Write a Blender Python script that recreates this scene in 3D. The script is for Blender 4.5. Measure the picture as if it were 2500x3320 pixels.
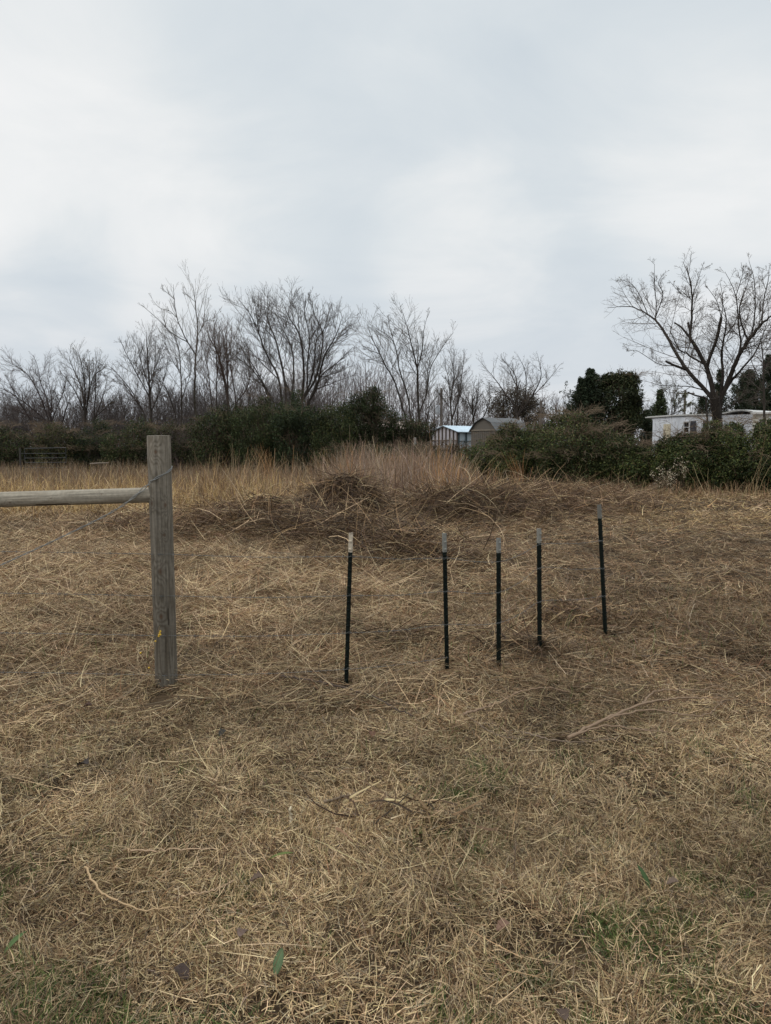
import bpy, math
import numpy as np

# ------------------------------------------------------------------ camera, sky, sun, exposure
scene = bpy.context.scene
for o in list(bpy.data.objects):
    bpy.data.objects.remove(o)
col = scene.collection
F, CX, CY, HOR = 2400.0, 1250.0, 1660.0, 1447.0       # focal length and centre in the photograph's pixels
PITCH = math.atan((CY - HOR) / F)
EYE = 1.6
cam = bpy.data.objects.new('camera', bpy.data.cameras.new('camera'))
col.objects.link(cam)
cam.location = (0, 0, EYE)
cam.rotation_euler = (math.pi / 2 - PITCH, 0, 0)
cam.data.sensor_fit = 'HORIZONTAL'
cam.data.sensor_width = 36
cam.data.lens = 36 * F / 2500
cam.data.clip_start = 0.05
cam.data.clip_end = 3000
scene.camera = cam

SUN_EL, SUN_AZ = math.radians(46), math.radians(-115)   # azimuth from +Y, towards -X (left)
w = bpy.data.worlds.new('World')
scene.world = w
w.use_nodes = True
nt = w.node_tree
for n in list(nt.nodes):
    nt.nodes.remove(n)


def NN(tree, kind, **kw):
    n = tree.nodes.new(kind)
    for k, v in kw.items():
        if k == 'ins':
            for kk, vv in v.items():
                n.inputs[kk].default_value = vv
        else:
            setattr(n, k, v)
    return n


def MATH(tree, op, a, b=None, clamp=False):
    n = tree.nodes.new('ShaderNodeMath')
    n.operation = op
    n.use_clamp = clamp
    for i, v in enumerate((a, b)):
        if v is None:
            continue
        if isinstance(v, (int, float)):
            n.inputs[i].default_value = v
        else:
            tree.links.new(v, n.inputs[i])
    return n.outputs[0]


def RAMP(tree, fac, stops, interp='LINEAR'):
    r = tree.nodes.new('ShaderNodeValToRGB')
    r.color_ramp.interpolation = interp
    e = r.color_ramp.elements
    while len(e) < len(stops):
        e.new(0.5)
    for i, (p, c) in enumerate(stops):
        e[i].position = p
        e[i].color = (*c, 1)
    tree.links.new(fac, r.inputs[0])
    return r.outputs[0]


def MIX(tree, fac, a, b, blend='MIX'):
    m = tree.nodes.new('ShaderNodeMix')
    m.data_type = 'RGBA'
    m.blend_type = blend
    for sock, v in ((m.inputs[0], fac), (m.inputs[6], a), (m.inputs[7], b)):
        if isinstance(v, (int, float)):
            sock.default_value = v
        elif isinstance(v, tuple):
            sock.default_value = (*v, 1)
        else:
            tree.links.new(v, sock)
    return m.outputs[2]


tc = NN(nt, 'ShaderNodeTexCoord')
sep = NN(nt, 'ShaderNodeSeparateXYZ')
nt.links.new(tc.outputs['Generated'], sep.inputs[0])
zc = MATH(nt, 'ADD', MATH(nt, 'MAXIMUM', sep.outputs[2], 0.0), 0.16)
comb = NN(nt, 'ShaderNodeCombineXYZ')
nt.links.new(MATH(nt, 'DIVIDE', sep.outputs[0], zc), comb.inputs[0])
nt.links.new(MATH(nt, 'DIVIDE', sep.outputs[1], zc), comb.inputs[1])
comb.inputs[2].default_value = 3.7
n1 = NN(nt, 'ShaderNodeTexNoise', ins={'Scale': 1.5, 'Detail': 8.0, 'Roughness': 0.54, 'Distortion': 0.5})
nt.links.new(comb.outputs[0], n1.inputs['Vector'])
n2 = NN(nt, 'ShaderNodeTexNoise', ins={'Scale': 0.5, 'Detail': 2.0, 'Roughness': 0.5})
nt.links.new(comb.outputs[0], n2.inputs['Vector'])
cl = MATH(nt, 'ADD', MATH(nt, 'MULTIPLY', n1.outputs[0], 0.62), MATH(nt, 'MULTIPLY', n2.outputs[0], 0.38))


def skydir(x, y):
    a, b = (x - CX) / F, (CY - y) / F
    v = np.array([a, math.cos(PITCH) + b * math.sin(PITCH), -math.sin(PITCH) + b * math.cos(PITCH)])
    return v / np.linalg.norm(v)


# broad thin and thick places of the cloud deck, by direction in the sky
for x, y, rad, amp in ((1150, 480, 24, -.06), (1450, 650, 12, -.04), (-60, 650, 18, .06), (1500, 60, 16, .06), (-60, 100, 18, .05),
                       (1500, 850, 9, .09), (550, 900, 6, .06), (250, 850, 5, -.08), (2300, 700, 10, .06), (1100, 1000, 5, -.05),
                       (150, 1080, 7, -.10), (1900, 1120, 7, -.06), (2200, 300, 9, .03)):
    v = skydir(x, y)
    dp = NN(nt, 'ShaderNodeVectorMath', operation='DOT_PRODUCT')
    nt.links.new(tc.outputs['Generated'], dp.inputs[0])
    dp.inputs[1].default_value = tuple(v)
    mr = NN(nt, 'ShaderNodeMapRange', interpolation_type='SMOOTHSTEP')
    nt.links.new(dp.outputs['Value'], mr.inputs[0])
    mr.inputs[1].default_value = math.cos(math.radians(rad))
    mr.inputs[2].default_value = 1.0
    cl = MATH(nt, 'ADD', cl, MATH(nt, 'MULTIPLY', mr.outputs[0], amp * 1.35))
cloud = RAMP(nt, cl, [(0.26, (.62, .69, .75)), (0.45, (.735, .79, .825)), (0.57, (.845, .87, .88)), (0.72, (.96, .962, .96))], 'B_SPLINE')
hz = NN(nt, 'ShaderNodeMapRange', ins={1: 0.0, 2: 0.26, 3: 0.55, 4: 0.0})
nt.links.new(sep.outputs[2], hz.inputs[0])
cloud = MIX(nt, hz.outputs[0], cloud, (.63, .665, .735))
up = NN(nt, 'ShaderNodeMapRange', ins={1: 0.52, 2: 1.0, 3: 1.0, 4: 2.7})
nt.links.new(sep.outputs[2], up.inputs[0])
sky = NN(nt, 'ShaderNodeTexSky', sky_type='NISHITA', sun_disc=False)
sky.sun_elevation = SUN_EL
sky.sun_rotation = SUN_AZ
bg1 = NN(nt, 'ShaderNodeBackground', ins={'Strength': 0.05})
nt.links.new(sky.outputs[0], bg1.inputs[0])
bg2 = NN(nt, 'ShaderNodeBackground')
nt.links.new(cloud, bg2.inputs[0])
nt.links.new(up.outputs[0], bg2.inputs[1])
mx = NN(nt, 'ShaderNodeMixShader', ins={0: 0.94})
nt.links.new(bg1.outputs[0], mx.inputs[1])
nt.links.new(bg2.outputs[0], mx.inputs[2])
wo = NN(nt, 'ShaderNodeOutputWorld')
nt.links.new(mx.outputs[0], wo.inputs[0])

sun = bpy.data.objects.new('sun', bpy.data.lights.new('sun', 'SUN'))
col.objects.link(sun)
sun.data.energy = 0.85
sun.data.angle = math.radians(22)
sun.data.color = (1, .97, .93)
sun.rotation_euler = (math.pi / 2 - SUN_EL, 0, math.pi - SUN_AZ)
sun.location = (-30, 20, 40)

scene.view_settings.view_transform = 'Standard'
scene.view_settings.look = 'None'
scene.view_settings.exposure = 0
scene.view_settings.gamma = 1
scene.view_settings.use_curve_mapping = False

# ------------------------------------------------------------------ helpers
rng = np.random.default_rng(7)
U = lambda a, b, n=None: rng.uniform(a, b, n)


def at(x, y, d):                      # photograph pixel at distance Y=d
    a, b = (np.asarray(x, float) - CX) / F, (CY - np.asarray(y, float)) / F
    dy = math.cos(PITCH) + b * math.sin(PITCH)
    dz = -math.sin(PITCH) + b * math.cos(PITCH)
    s = d / dy
    return np.stack([a * s, np.broadcast_to(d, np.shape(s)) * 1.0, EYE + dz * s], -1)


def on_ground(x, y):                  # photograph pixel on the level ground
    a, b = (x - CX) / F, (CY - y) / F
    dy = math.cos(PITCH) + b * math.sin(PITCH)
    dz = -math.sin(PITCH) + b * math.cos(PITCH)
    s = EYE / -dz
    return np.array([a * s, dy * s, 0.0])


def vnoise(x, y, seed=0):
    x, y = np.asarray(x, float), np.asarray(y, float)
    xi, yi = np.floor(x).astype(np.int64), np.floor(y).astype(np.int64)
    fx, fy = x - xi, y - yi
    fx, fy = fx * fx * (3 - 2 * fx), fy * fy * (3 - 2 * fy)

    def h(i, j):
        n = (i * 374761393 + j * 668265263 + seed * 974634541) & 0xffffffff
        n = ((n ^ (n >> 13)) * 1274126177) & 0xffffffff
        n = n ^ (n >> 16)
        return (n & 0xffff) / 65535.0
    return (h(xi, yi) * (1 - fx) + h(xi + 1, yi) * fx) * (1 - fy) + (h(xi, yi + 1) * (1 - fx) + h(xi + 1, yi + 1) * fx) * fy


def fbm(x, y, seed=0, oct=4):
    s, a, t = 0, 0.5, 0
    for k in range(oct):
        s = s + a * vnoise(np.asarray(x) * 2 ** k, np.asarray(y) * 2 ** k, seed + k * 17)
        t += a
        a *= .5
    return s / t


def sstep(a, b, x):
    t = np.clip((x - a) / (b - a), 0, 1)
    return t * t * (3 - 2 * t)


HEAPS = []                            # low heaps of cut brush: x, y, height, rx, ry
for px, py, h, rx, ry in ((480, 1160, .20, 1.2, .8), (600, 1150, .24, 1.0, .8), (700, 1172, .24, .9, .7), (800, 1192, .2, .9, .6),
                          (905, 1222, .22, .8, .5), (960, 1135, .36, 1.3, 1.0), (1080, 1125, .30, 1.3, 1.0), (1180, 1112, .24, 1.4, 1.2),
                          (1260, 1105, .18, 1.2, 1.0), (1345, 1095, .15, 1.0, .8), (275, 1146, .10, .8, .5), (1130, 1418, .09, .32, .22), (905, 1392, .06, .35, .2), (1262, 1342, .07, .45, .25), (890, 1790, .05, .22, .16)):
    g = on_ground(px * 1.5, py * 1.5)
    HEAPS.append((g[0], g[1] + ry * .5, h * 1.25, rx, ry))


def gz(x, y):
    x, y = np.asarray(x, float), np.asarray(y, float)
    z = (fbm(x * 1.3 + 9, y * 1.3 + 4, 3, 3) - .5) * .085 * sstep(60, 8, y) - .012
    z = z + (fbm(x * 5 + 9, y * 5 + 4, 23, 2) - .5) * .05 * sstep(16, 8, y)
    for hx, hy, h, rx, ry in HEAPS:
        z = z + h * np.exp(-((x - hx) / rx) ** 2 - ((y - hy) / ry) ** 2)
    for px_, py_ in ((-1.44, 4.88), (-.27, 5.0), (.445, 5.32)):
        z = z * (1 - .95 * np.exp(-((x - px_) ** 2 + (y - py_) ** 2) / .16))
    return z - .032 * sstep(40, 20, y)


class Acc:                            # gathers vertices, faces and colours of ONE mesh
    def __init__(s):
        s.V, s.Q, s.T, s.C, s.n = [], [], [], [], 0

    def add(s, V, Q=None, T=None, C=(.5, .5, .5)):
        V = np.asarray(V, float).reshape(-1, 3)
        if Q is not None and len(Q):
            s.Q.append(np.asarray(Q, np.int64).reshape(-1, 4) + s.n)
        if T is not None and len(T):
            s.T.append(np.asarray(T, np.int64).reshape(-1, 3) + s.n)
        C = np.asarray(C, float)
        s.C.append(np.broadcast_to(C, V.shape) if C.ndim == 1 else C.reshape(-1, 3))
        s.V.append(V)
        s.n += len(V)
        return s

    def build(s, name, m, parent=None, smooth=False):
        V = np.concatenate(s.V)
        if parent is not None:
            o = parent
            while o is not None:
                V = V - np.array(o.location)
                o = o.parent
        Q = np.concatenate(s.Q) if s.Q else np.zeros((0, 4), np.int64)
        T = np.concatenate(s.T) if s.T else np.zeros((0, 3), np.int64)
        me = bpy.data.meshes.new(name)
        me.vertices.add(len(V))
        me.vertices.foreach_set('co', V.astype(np.float32).ravel())
        li = np.concatenate([Q.ravel(), T.ravel()]).astype(np.int32)
        me.loops.add(len(li))
        me.loops.foreach_set('vertex_index', li)
        me.polygons.add(len(Q) + len(T))
        ls = np.concatenate([np.arange(len(Q)) * 4, len(Q) * 4 + np.arange(len(T)) * 3]).astype(np.int32)
        me.polygons.foreach_set('loop_start', ls)
        me.polygons.foreach_set('use_smooth', np.full(len(ls), smooth))
        at_ = me.color_attributes.new('col', 'FLOAT_COLOR', 'POINT')
        C = np.concatenate(s.C)
        at_.data.foreach_set('color', np.concatenate([C, np.ones((len(C), 1))], 1).astype(np.float32).ravel())
        me.update(calc_edges=True)
        me.validate()
        ob = bpy.data.objects.new(name, me)
        ob.data.materials.append(m)
        col.objects.link(ob)
        if parent is not None:
            ob.parent = parent
        return ob


def tag(o, label, cat, group=None):
    o['label'] = label
    o['category'] = cat
    if group:
        o['group'] = group
    return o


def thing(name, label, cat, loc, group=None):
    o = bpy.data.objects.new(name, None)
    o.empty_display_size = .2
    col.objects.link(o)
    o.location = tuple(float(v) for v in loc)
    return tag(o, label, cat, group)


def tubes(acc, P, R, sides=3, C=(.2, .2, .2), caps=False):
    P, R = np.asarray(P, float), np.asarray(R, float)
    B, n, _ = P.shape
    T = np.gradient(P, axis=1)
    T /= np.linalg.norm(T, axis=2, keepdims=True) + 1e-12
    mean = P[:, -1] - P[:, 0]
    mean /= np.linalg.norm(mean, axis=1, keepdims=True) + 1e-12
    ref = np.where(np.abs(mean[:, 2:3]) < .8, [[0, 0, 1.]], [[1., 0.05, 0]])[:, None, :]
    u = np.cross(T, np.broadcast_to(ref, T.shape))
    u /= np.linalg.norm(u, axis=2, keepdims=True) + 1e-12
    v = np.cross(T, u)
    a = np.arange(sides) * 2 * math.pi / sides
    ring = P[:, :, None, :] + R[:, :, None, None] * (np.cos(a)[:, None] * u[:, :, None, :] + np.sin(a)[:, None] * v[:, :, None, :])
    idx = np.arange(B * n * sides).reshape(B, n, sides)
    nx = np.roll(idx, -1, axis=2)
    Q = np.stack([idx[:, :-1], nx[:, :-1], nx[:, 1:], idx[:, 1:]], -1).reshape(-1, 4)
    C = np.asarray(C, float)
    if C.ndim == 2:
        C = np.repeat(C, n * sides, axis=0)
    elif C.ndim == 3:
        C = np.repeat(C.reshape(-1, 3), sides, axis=0)
    acc.add(ring, Q, None, C)
    if caps:
        for e in (0, n - 1):
            c = P[:, e]
            k = idx[:, e]
            V = np.concatenate([c[:, None, :], ring[:, e]], 1)
            t = np.array([[0, i + 1, (i + 1) % sides + 1] for i in range(sides)])
            T_ = (np.arange(B) * (sides + 1))[:, None, None] + t[None]
            Cc = C if C.ndim == 1 else np.repeat(C.reshape(B, -1, 3)[:, 0], sides + 1, axis=0)
            acc.add(V, None, T_.reshape(-1, 3), Cc)
    return acc


def spline(pts, n):                   # Catmull-Rom resample
    p = np.asarray(pts, float)
    if len(p) == 2:
        t = np.linspace(0, 1, n)[:, None]
        return p[0] * (1 - t) + p[1] * t
    q = np.concatenate([[2 * p[0] - p[1]], p, [2 * p[-1] - p[-2]]])
    out = []
    for t in np.linspace(0, len(p) - 1 - 1e-9, n):
        i = int(t)
        f = t - i
        a, b, c, d = q[i:i + 4]
        out.append(.5 * (2 * b + (c - a) * f + (2 * a - 5 * b + 4 * c - d) * f * f + (3 * b - a - 3 * c + d) * f ** 3))
    return np.array(out)


def box(acc, c, half, ax=None, C=(.5, .5, .5)):
    ax = np.eye(3) if ax is None else np.asarray(ax, float)
    s = np.array([[i, j, k] for i in (-1, 1) for j in (-1, 1) for k in (-1, 1)], float) * np.asarray(half, float)
    V = np.asarray(c, float) + s @ ax
    acc.add(V, [[0, 1, 3, 2], [4, 6, 7, 5], [0, 4, 5, 1], [2, 3, 7, 6], [0, 2, 6, 4], [1, 5, 7, 3]], None, C)
    return acc


def prism(acc, poly, vec, C=(.5, .5, .5)):   # extrude a planar polygon (3-D points) along vec
    p = np.asarray(poly, float)
    n = len(p)
    c0, c1 = p.mean(0), p.mean(0) + vec
    V = np.concatenate([p, p + vec, [c0], [c1]])
    Q = [[i, (i + 1) % n, n + (i + 1) % n, n + i] for i in range(n)]
    T = [[2 * n, (i + 1) % n, i] for i in range(n)] + [[2 * n + 1, n + i, n + (i + 1) % n] for i in range(n)]
    acc.add(V, Q, T, C)
    return acc


def ribbons(acc, base, az, el, L, W, C, bend, roll, n=3, droop=None, avoid=False):
    """flat blades: base (B,3), azimuth, elevation, length, width, colour (B,3), bend in azimuth, roll"""
    B = len(base)
    P = np.zeros((B, n, 3))
    P[:, 0] = base
    e, a = el.copy(), az.copy()
    dr = np.zeros(B) if droop is None else droop
    for i in range(1, n):
        d = np.stack([np.cos(e) * np.cos(a), np.cos(e) * np.sin(a), np.sin(e)], -1)
        P[:, i] = P[:, i - 1] + d * (L / (n - 1))[:, None]
        a = a + bend / (n - 1)
        e = e - dr / (n - 1)
    if avoid:                          # nothing lies through the posts or heaps up against their camera side
        ok = np.ones(B, bool)
        mid = np.concatenate([P, (P[:, 1:] + P[:, :-1]) / 2], 1)
        for g, r, fr in POSTS:
            ok &= ~((np.abs(mid[..., 0] - g[0]) < r) & (mid[..., 1] < g[1] + r) & (mid[..., 1] > g[1] - fr) & (mid[..., 2] > .006)).any(1)
        P, W, C, roll, B = P[ok], W[ok], C[ok], roll[ok], int(ok.sum())
    d = P[:, -1] - P[:, 0]
    d /= np.linalg.norm(d, axis=1, keepdims=True) + 1e-9
    side = np.cross(d, [0, 0, 1.])
    side /= np.linalg.norm(side, axis=1, keepdims=True) + 1e-9
    nrm = np.cross(side, d)
    wv = side * np.cos(roll)[:, None] + nrm * np.sin(roll)[:, None]
    prof = np.linspace(1, .35, n)
    half = wv[:, None, :] * (W[:, None] * .5 * prof[None])[:, :, None]
    V = np.stack([P - half, P + half], 2)           # B,n,2,3
    idx = np.arange(B * n * 2).reshape(B, n, 2)
    Q = np.stack([idx[:, :-1, 0], idx[:, :-1, 1], idx[:, 1:, 1], idx[:, 1:, 0]], -1).reshape(-1, 4)
    acc.add(V, Q, None, np.repeat(C, n * 2, axis=0))
    return P


def leaves(acc, c, size, aspect, C, nbias=None, fold=.25):
    B = len(c)
    nrm = rng.normal(size=(B, 3))
    if nbias is not None:
        nrm = nrm * .6 + nbias
    nrm /= np.linalg.norm(nrm, axis=1, keepdims=True) + 1e-9
    d = np.cross(nrm, rng.normal(size=(B, 3)))
    d /= np.linalg.norm(d, axis=1, keepdims=True) + 1e-9
    s = np.cross(nrm, d)
    L, Wd = (size * .5)[:, None], (size * aspect * .5)[:, None]
    V = np.stack([c - d * L, c + s * Wd + nrm * Wd * fold - d * L * .15, c + d * L, c - s * Wd + nrm * Wd * fold - d * L * .15], 1)
    idx = np.arange(B * 4).reshape(B, 4)
    acc.add(V, None, np.concatenate([idx[:, [0, 1, 2]], idx[:, [0, 2, 3]]]), np.repeat(C, 4, axis=0))


def pal(n, cols, wts, jit=.18):
    cols, wts = np.array(cols, float), np.array(wts, float)
    k = rng.choice(len(cols), n, p=wts / wts.sum())
    c = cols[k] * rng.uniform(1 - jit, 1 + jit, (n, 1)) * rng.uniform(.94, 1.06, (n, 3))
    return c


# ------------------------------------------------------------------ materials
def mat_attr(name, rough=.8, spec=.25, noise=None, bump=0, bscale=60, trans=0, metal=0):
    m = bpy.data.materials.new(name)
    m.use_nodes = True
    t = m.node_tree
    b = t.nodes['Principled BSDF']
    b.inputs['Roughness'].default_value = rough
    b.inputs['Specular IOR Level'].default_value = spec
    b.inputs['Metallic'].default_value = metal
    a = NN(t, 'ShaderNodeVertexColor', layer_name='col')
    c = a.outputs[0]
    tcn = NN(t, 'ShaderNodeTexCoord')
    if noise:
        sc, lo, hi = noise
        nz = NN(t, 'ShaderNodeTexNoise', ins={'Scale': sc, 'Detail': 5.0, 'Roughness': .65})
        t.links.new(tcn.outputs['Object'], nz.inputs['Vector'])
        f = RAMP(t, nz.outputs[0], [(.3, (lo,) * 3), (.7, (hi,) * 3)])
        c = MIX(t, 1.0, c, f, 'MULTIPLY')
    t.links.new(c, b.inputs['Base Color'])
    if bump:
        nz = NN(t, 'ShaderNodeTexNoise', ins={'Scale': bscale, 'Detail': 6.0, 'Roughness': .7})
        t.links.new(tcn.outputs['Object'], nz.inputs['Vector'])
        bp = NN(t, 'ShaderNodeBump', ins={'Strength': bump, 'Distance': .01})
        t.links.new(nz.outputs[0], bp.inputs['Height'])
        t.links.new(bp.outputs[0], b.inputs['Normal'])
    if trans:
        tr = NN(t, 'ShaderNodeBsdfTranslucent')
        t.links.new(c, tr.inputs[0])
        ms = NN(t, 'ShaderNodeMixShader', ins={0: trans})
        t.links.new(b.outputs[0], ms.inputs[1])
        t.links.new(tr.outputs[0], ms.inputs[2])
        t.links.new(ms.outputs[0], t.nodes['Material Output'].inputs[0])
    return m


M_straw = mat_attr('dry_grass_blades', .7, .2, trans=.12)
M_leaf = mat_attr('leaves', .6, .14, trans=.15)
M_bark = mat_attr('bark', .9, .1, noise=(6, .65, 1.3), bump=.6, bscale=18)
M_wood = mat_attr('weathered_wood', .85, .15, noise=(45, .82, 1.14), bump=.35, bscale=140)
M_twig = mat_attr('twigs', .85, .15)
M_wire = mat_attr('galvanised_wire', .5, .5, metal=.35)
M_green = mat_attr('dark_green_enamel', .7, .06, noise=(60, .6, 1.3))
M_tip = mat_attr('white_enamel', .6, .3, noise=(70, .72, 1.06))
M_paint = mat_attr('weathered_paint', .6, .3, noise=(1.6, .82, 1.06))
M_tin = mat_attr('tin_roof', .4, .5, noise=(1.2, .85, 1.05), metal=.2)
M_glass = mat_attr('window_glass', .12, .6)
M_berry = mat_attr('berry_skin', .35, .5)


def soil_mat():
    m = bpy.data.materials.new('thatch_soil')
    m.use_nodes = True
    t = m.node_tree
    b = t.nodes['Principled BSDF']
    b.inputs['Roughness'].default_value = .95
    b.inputs['Specular IOR Level'].default_value = .1
    tcn = NN(t, 'ShaderNodeTexCoord')
    nz = NN(t, 'ShaderNodeTexNoise', ins={'Scale': 1.5, 'Detail': 12.0, 'Roughness': .75})
    t.links.new(tcn.outputs['Object'], nz.inputs['Vector'])
    c = RAMP(t, nz.outputs[0], [(.35, (.022, .015, .009)), (.5, (.058, .039, .022)), (.65, (.115, .08, .046))])
    t.links.new(c, b.inputs['Base Color'])
    nz2 = NN(t, 'ShaderNodeTexNoise', ins={'Scale': 40, 'Detail': 6.0})
    t.links.new(tcn.outputs['Object'], nz2.inputs['Vector'])
    bp = NN(t, 'ShaderNodeBump', ins={'Strength': .8, 'Distance': .02})
    t.links.new(nz2.outputs[0], bp.inputs['Height'])
    t.links.new(bp.outputs[0], b.inputs['Normal'])
    return m


# ------------------------------------------------------------------ ground: one sheet to the horizon
def make_ground():
    ys = np.concatenate([np.linspace(-6, 1.4, 20), np.linspace(1.5, 9, 190), np.linspace(9.08, 24, 190), np.linspace(24.5, 70, 70), [90, 130, 200, 350, 700, 1500]])
    xs1 = np.concatenate([np.linspace(0, 6, 130), np.linspace(6.1, 16, 90), np.linspace(17, 50, 30), [70, 110, 200, 400, 900, 1500]])
    xs = np.concatenate([-xs1[:0:-1], xs1])
    X, Y = np.meshgrid(xs, ys)
    Z = gz(X, Y)
    i = np.arange(X.size).reshape(X.shape)
    Q = np.stack([i[:-1, :-1], i[:-1, 1:], i[1:, 1:], i[1:, :-1]], -1).reshape(-1, 4)
    a = Acc().add(np.stack([X, Y, Z], -1), Q)
    o = a.build('ground', soil_mat(), smooth=True)
    o['kind'] = 'structure'


make_ground()

PALE, TAN, BROWN, GREY = (.60, .455, .272), (.355, .243, .132), (.15, .09, .046), (.29, .225, .15)
RED, GREEN, GOLD, DARK = (.27, .15, .078), (.085, .13, .032), (.55, .385, .175), (.06, .04, .026)


def band_xy(n, y0, y1, spread=.58, extra=.5):
    y = np.sqrt(U(0, 1, n) * (y1 ** 2 - y0 ** 2) + y0 ** 2)
    x = U(-1, 1, n) * (spread * y + extra)
    return x, y


def stuff(o, label, cat):
    o['kind'] = 'stuff'
    return tag(o, label, cat)


# tone of the litter over the field: left straw is gold, the right side browner and greyer
def litter_cols(x, y):
    n = len(x)
    big = fbm(x * .55 + 3, y * .4 + 8, 41, 3)
    mid = fbm(x * 2.1 + 3, y * 1.6 + 8, 57, 3)
    right = sstep(.0, .26, x / y + (big - .5) * .5) * sstep(3.6, 5.2, y) * sstep(17, 12, y)
    near = sstep(5.2, 3.6, y)
    goldr = sstep(.25, .4, x / y) * sstep(12, 16, y)
    c = pal(n, (PALE, TAN, BROWN, GREY, RED, DARK), (.24, .27, .22, .03, .10, .14))
    c2 = pal(n, (TAN, BROWN, GREY, RED, PALE, DARK), (.26, .33, .11, .10, .06, .14))
    c3 = pal(n, (GOLD, TAN, BROWN, RED), (.30, .32, .26, .12))
    c4 = pal(n, ((.36, .255, .135), (.59, .45, .26), (.27, .215, .14), BROWN, DARK), (.34, .25, .11, .18, .12))
    r = U(0, 1, n)
    c = np.where((r < right * .95)[:, None], c2, c)
    c = np.where((U(0, 1, n) < near * .85)[:, None], c4, c)
    c = np.where((U(0, 1, n) < goldr * .7)[:, None], c3, c)
    return c * (.46 + .86 * mid + .2 * (big - .5) + .03 * near - .10 * right)[:, None]


POSTS = [(on_ground(541, 2243), .088, .34), (on_ground(1122, 2214), .032, .26), (on_ground(1451, 2168), .03, .15), (on_ground(1752, 2122), .028, .22), (on_ground(1967, 2050), .028, .34)]


def cleared(x, y):
    k = np.ones(len(x), bool)
    for g, r, fr in POSTS:
        k &= ~((np.abs(x - g[0]) < r) & (y < g[1] + r) & (y > g[1] - fr))
    return k


def hole(x, y, n):                    # places where the litter thins out and soil shows
    h = fbm(x * 3.2 + 50, y * 2.6 + 20, 71, 3)
    return U(0, 1, n) < np.clip((h - .24) * 6.0, .32, 1)


def make_turf():
    a = Acc()
    for y0, y1, n, l0, l1, w0, w1, lift in ((1.5, 3.2, 190000, .025, .095, .0019, .0036, .042), (3.2, 5.2, 200000, .03, .115, .0024, .0042, .045),
                                            (5.2, 8.2, 150000, .06, .22, .0036, .0062, .05)):
        x, y = band_xy(n, y0, y1)
        k = hole(x, y, n) & cleared(x, y)
        x, y = x[k], y[k]
        n = len(x)
        c = litter_cols(x, y)
        # green living grass, low down, in patches towards the bottom corners
        g = fbm(x * 4.2 + 4, y * 4.2 + 1, 91, 3) + .27 * sstep(-.15, -.42, x / y) * sstep(3.3, 2.3, y) + .17 * sstep(.15, .4, x / y) * sstep(3.9, 2.9, y) + .05 * sstep(2.8, 2.1, y) - .10 - .2 * sstep(3.6, 4.8, y)
        isg = U(0, 1, n) < np.clip((g - .54) * 2.6, 0.015, .55)
        c = np.where(isg[:, None], pal(n, (GREEN, (.11, .13, .04), (.05, .085, .03)), (.5, .3, .2)), c)
        up = U(0, 1, n) < (.10 + .28 * sstep(4.4, 2.6, y))
        el = np.where(up, np.radians(U(15, 65, n)), np.radians(U(-6, 20, n)))
        el = np.where(isg, np.radians(U(15, 75, n)), el)
        L = l0 + (l1 - l0) * U(0, 1, n) ** 1.6
        base = np.stack([x, y, gz(x, y) + np.where(isg, 0, U(0, 1, n) ** 1.3 * lift)], -1)
        flow = fbm(x * 2.2, y * 2.2, 33, 2) * 12
        az = np.where(U(0, 1, n) < .35, flow + rng.normal(0, .5, n), U(0, 6.3, n))
        ribbons(a, base, az, el, L, U(w0, w1, n), c, rng.normal(0, .55, n), U(-1.0, 1.0, n), 3, rng.normal(.3, .4, n), True)
    nt_, nb = 620, 34                  # rooted dead tufts
    tx, ty = band_xy(nt_, 1.6, 5.0)
    g = fbm(tx * 2 + 70, ty * 2, 63, 2)
    tx, ty = tx[g > .42], ty[g > .42]
    x, y = np.repeat(tx, nb), np.repeat(ty, nb)
    n = len(x)
    az = U(0, 6.3, n)
    rr = U(0, .035, n)
    x, y = x + np.cos(az) * rr, y + np.sin(az) * rr
    tint = np.repeat(U(.7, 1.15, len(tx)), nb)[:, None]
    gr = np.repeat(U(0, 1, len(tx)) < .16, nb) & (U(0, 1, n) < .5)
    c = np.where(gr[:, None], pal(n, (GREEN, (.12, .14, .045)), (.6, .4)), pal(n, (TAN, PALE, BROWN, (.29, .225, .12)), (.36, .26, .2, .18))) * tint
    ribbons(a, np.stack([x, y, gz(x, y) + .004], -1), az + rng.normal(0, .5, n), np.radians(U(20, 75, n)), U(.03, .10, n), U(.002, .0036, n), c, rng.normal(0, .5, n), U(-1, 1, n), 3, rng.normal(.5, .5, n), True)
    o = a.build('short_dry_grass', M_straw)
    stuff(o, 'short matted tan grass with green blades covering the foreground', 'grass')


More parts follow.
